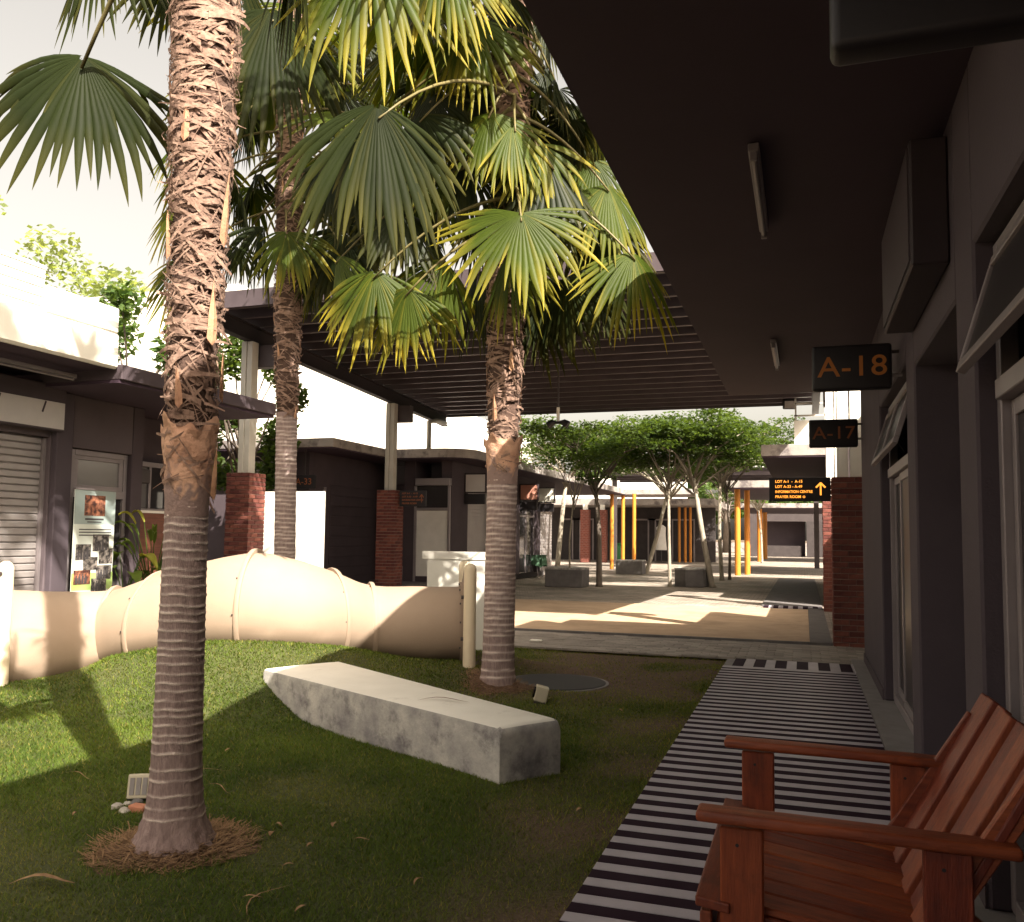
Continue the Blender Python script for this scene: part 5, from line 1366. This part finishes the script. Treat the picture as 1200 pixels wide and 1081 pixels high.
plaza_tree(668, 688, (.1, 0), 3.6, 1.2, 3000, 'very thin young plaza tree beside the dark square seat', .04)
plaza_tree(588 + 305, 660, (-.2, 0), 4.4, 2.2, 6000, 'plaza tree beyond the paired yellow columns', .1)
def back_tree(x, y, h, r_, n, label, size=.16, trunk=.22, m=M_leaf_b, z0=None):
    t = empty('background_tree', (x, y, 0), label, 'tree', 'trees behind the shops')
    m_ = MB(); zc = h * .62; m_.tube([(x, y, -.1), (x + .1, y, zc * .6), (x - .05, y, zc)], [trunk, trunk * .75, trunk * .5], 8); cl = []
    for i in range(15):
        a = random.uniform(0, 2 * math.pi); rr = r_ * random.uniform(.3, .95); e = Vector((x + rr * math.cos(a), y + rr * math.sin(a), h * random.uniform(.42, 1.0)))
        m_.tube([(x, y, zc * random.uniform(.55, 1)), tuple(Vector((x, y, zc)).lerp(e, .55)), tuple(e)], [trunk * .35, trunk * .2, .02], 5)
        cl.append((e, r_ * random.uniform(.2, .4), r_ * random.uniform(.2, .4), h * random.uniform(.05, .11)))
    m_.build('trunk', M_barkd, t, smooth=True); leaf_cloud('crown', cl, n, size, m, t, flat=.8)
back_tree(-16.2, 21.0, 6.6, 2.6, 9000, 'leafy tree behind the left brick pillar', .11)
back_tree(-11.9, 16.4, 5.7, 1.35, 7000, 'small leafy tree in the gap beside the left brick pillar', .085, .08, m=M_leaf_p)
back_tree(-14.6, 16.0, 6.9, 1.6, 5000, 'leafy tree showing over the low roof between the nearest palm and the white parapet', .10, .1)
back_tree(-30, 26, 13.4, 5.0, 5200, 'thin crowned tree above the roof of the left shop', .15, m=M_leaf_w)
back_tree(-26, 28, 11.6, 4.0, 1900, 'sparse tree behind the roof of the left shop, right of the taller one', .14, m=M_leaf_w)
for i, (px, d, h, r_, l) in enumerate(((760, 92, 8.5, 6, 'far tree behind the white upper wall left of the plaza axis'), (815, 96, 7.5, 5, 'far tree closing the plaza behind the pale trunks'), (850, 90, 8.5, 5, 'far tree behind the flat roofed pavilion'), (890, 110, 9.5, 6, 'far tree past the yellow columns on the right'), (700, 100, 9, 6, 'far tree above the far shop roof'), (935, 105, 8.5, 5, 'far tree behind the kiosk at the end of the walkway'))):
    p = P_d(px, 600, d); back_tree(p.x, p.y, h, r_, 5200, l, .30, .35)

# vendor table, chair, bin, garment
q = P_z(622, 677, 0)
vt = empty('vendor_table', (q.x, q.y, 0), 'small folding table under a green cloth outside the left shops', 'table')
MB().box(q.x - .42, q.x + .42, q.y - .3, q.y + .3, .74, .77).build('tabletop', M_wall, vt)
for sx in (-1, 1):
    for sy in (-1, 1): MB().tube([(q.x + sx * .36, q.y + sy * .24, 0), (q.x + sx * .22, q.y + sy * .24, .74)], .014, 6).build('leg', M_alu, vt)
cl = props(MB().prism([(q.x - .46 + .0, q.y - .34), (q.x + .5, q.y - .36), (q.x + .47, q.y + .34), (q.x - .46, q.y + .33)], .775, .79).build('tablecloth', M_greencloth), 'green cloth draped over the vendor table', 'tablecloth')
n_ = 26; vs = []; fs = []
for k in range(n_):
    a = 2 * math.pi * k / n_; m_ = max(abs(math.cos(a)), abs(math.sin(a))); x = math.cos(a) / m_; y = math.sin(a) / m_; w_ = .03 * math.sin(k * 2.1)
    vs += [(q.x + x * .47, q.y + y * .35, .785), (q.x + x * (.50 + w_), q.y + y * (.38 + w_), .42 + .05 * math.sin(k * 1.3))]
for k in range(n_): a = 2 * k; b = 2 * ((k + 1) % n_); fs.append((a, b, b + 1, a + 1))
o = MB().add(vs, fs).build('hem', M_greencloth, None); o.parent = cl
q2 = P_z(610, 673, 0)
ch = empty('push_cart', (q2.x, q2.y, 0), 'dark hooded push cart behind the green clothed table', 'cart')
MB().box(q2.x - .35, q2.x + .5, q2.y, q2.y + .5, .4, .8).build('body', M_dark, ch, bev=.05, seg=2)
for s_ in (0, .5): MB().tube([(q2.x - .35, q2.y + s_, .8), (q2.x - .3, q2.y + s_, 1.25), (q2.x + .05, q2.y + s_, 1.42), (q2.x + .35, q2.y + s_, 1.2), (q2.x + .5, q2.y + s_, .8)], .03, 6).build('hood_frame', M_black, ch)
MB().box(q2.x - .1, q2.x + .2, q2.y + .02, q2.y + .48, 1.36, 1.42).build('hood', M_black, ch)
for sx in (-.2, .35):
    for sy in (0, .5): MB().tube([(q2.x + sx, q2.y + sy - .02, .2), (q2.x + sx, q2.y + sy + .02, .2)], .2, 14).build('wheel', M_black, ch)
    MB().box(q2.x + sx - .02, q2.x + sx + .02, q2.y + .02, q2.y + .48, .18, .4).build('axle', M_dark, ch)
q3 = P_z(617, 672, .0)
props(MB().box(q3.x - .12, q3.x + .16, q3.y - .1, q3.y + .2, .8, 1.0).build('storage_box', M_blue, bev=.02), 'small blue box on the cart beside the green cloth', 'box')
p = P_d(723, 640, 50.5)
bn2 = empty('waste_bin', (p.x, p.y, 0), 'green wheeled bin between the yellow columns', 'bin')
MB().box(p.x - .3, p.x + .3, p.y - .3, p.y + .3, .05, 1.0).build('body', M_green, bn2, bev=.04); MB().box(p.x - .33, p.x + .33, p.y - .33, p.y + .33, 1.002, 1.1).build('lid', M_green, bn2, bev=.03)
p = P_d(775, 635, 51)
gm_ = empty('garment_stand', (p.x, p.y, 0), 'white robe hanging on a stand in front of the far dark shop', 'garment')
MB().tube([(p.x, p.y, 0), (p.x, p.y, 2.3)], .03, 6).build('pole', M_dark, gm_)
q = MB(); N = 14
prof = [(.07, 2.2), (.27, 2.05), (.25, 1.7), (.28, 1.3), (.33, .75), (.32, .72)]
vs = []; fs = []
for r_, z in prof: vs += [(p.x + r_ * math.cos(2 * math.pi * k / N) * (1 + .1 * math.sin(k * 3)), p.y + .5 * r_ * math.sin(2 * math.pi * k / N), z) for k in range(N)]
for i in range(len(prof) - 1):
    for k in range(N): fs.append((i * N + k, i * N + (k + 1) % N, (i + 1) * N + (k + 1) % N, (i + 1) * N + k))
q.add(vs, fs).build('robe', M_cloth_white, gm_, smooth=True); MB().box(p.x - .35, p.x + .35, p.y - .3, p.y + .3, 0, .03).build('base', M_dark, gm_)

# ------------------------------------------------------------------ wooden garden seat
st = empty('wooden_armchair', (.12, 3.2, 0), 'wide reddish varnished wooden armchair with slatted back on the walkway', 'armchair')
Y0, Y1 = 2.73, 3.70
for yq in (Y0, Y1):
    vs = []
    MB().obox((.115, yq, .622), (.43, 0, -.006), (0, .046, 0), (0, 0, .017)).build('armrest', M_wood, st, bev=.011, seg=3, smooth=True, auto=True)
    for xq, nm in ((-.185, 'leg'), (.365, 'leg')):
        lg = MB().box(xq - .062, xq + .062, yq - .022, yq + .022, .0, .600).build(nm, M_woodz, st, bev=.005)
        for (xx, zz) in ((-.03, .08), (.03, .12), (-.03, .30), (.032, .33), (-.012, .55)):
            MB().tube([(xq + xx, yq - .0215, zz), (xq + xx, yq - .0235, zz)], .0055, 8).build('screw', M_black, lg)
def seat_z(x): return .375 - (x + .27) * .13
MB().obox((-.268, (Y0 + Y1) / 2, seat_z(-.268)), (.050, 0, -.0065), (0, .52, 0), (0, 0, .015)).build('front_board', M_woody, st, bev=.006, seg=2)
for i in range(8):
    yq = Y0 + .075 + i * (Y1 - Y0 - .15) / 7
    MB().obox((.085, yq, seat_z(.085) + random.uniform(-.002, .002)), (.296, 0, -.0385), (0, .0535, 0), (0, 0, .012)).build('seat_board', M_wood, st, bev=.005)
MB().box(-.305, -.27, Y0 - .03, Y1 + .03, .255, .352).build('apron', M_woody, st, bev=.005)
for yq in (Y0 + .03, Y1 - .03):
    MB().bar((-.26, yq, .318), (.42, yq, .228), .03, .085).build('seat_rail', M_wood, st, bev=.004)
    MB().bar((.20, yq, .16), (.60, yq + 0, .80), .03, .07, (-1, 0, 0)).build('back_rail', M_wood, st, bev=.004)
    MB().bar((.22, yq - .0, .30), (.62, yq, .0), .028, .08).build('rear_leg', M_wood, st, bev=.004)
bx0, bz0, bx1, bz1 = .30, .27, .635, .885
dv = Vector((bx1 - bx0, 0, bz1 - bz0)); nv = Vector((-dv.z, 0, dv.x)).normalized()
for i in range(7):
    yq = Y0 + .065 + i * (Y1 - Y0 - .13) / 6
    c = Vector(((bx0 + bx1) / 2, yq, (bz0 + bz1) / 2)) + nv * (.012 * (i % 2))
    MB().obox(c, dv / 2 * (1 + random.uniform(-.01, .012)), (0, .056, 0), nv * .013).build('back_slat', M_woodz, st, bev=.005, seg=2)
for u in (.18, .80):
    c = Vector((bx0, (Y0 + Y1) / 2, bz0)) + dv * u - nv * .03
    MB().obox(c, dv.normalized() * .035, (0, (Y1 - Y0) / 2 - .01, 0), nv * .016).build('back_batten', M_woody, st, bev=.004)
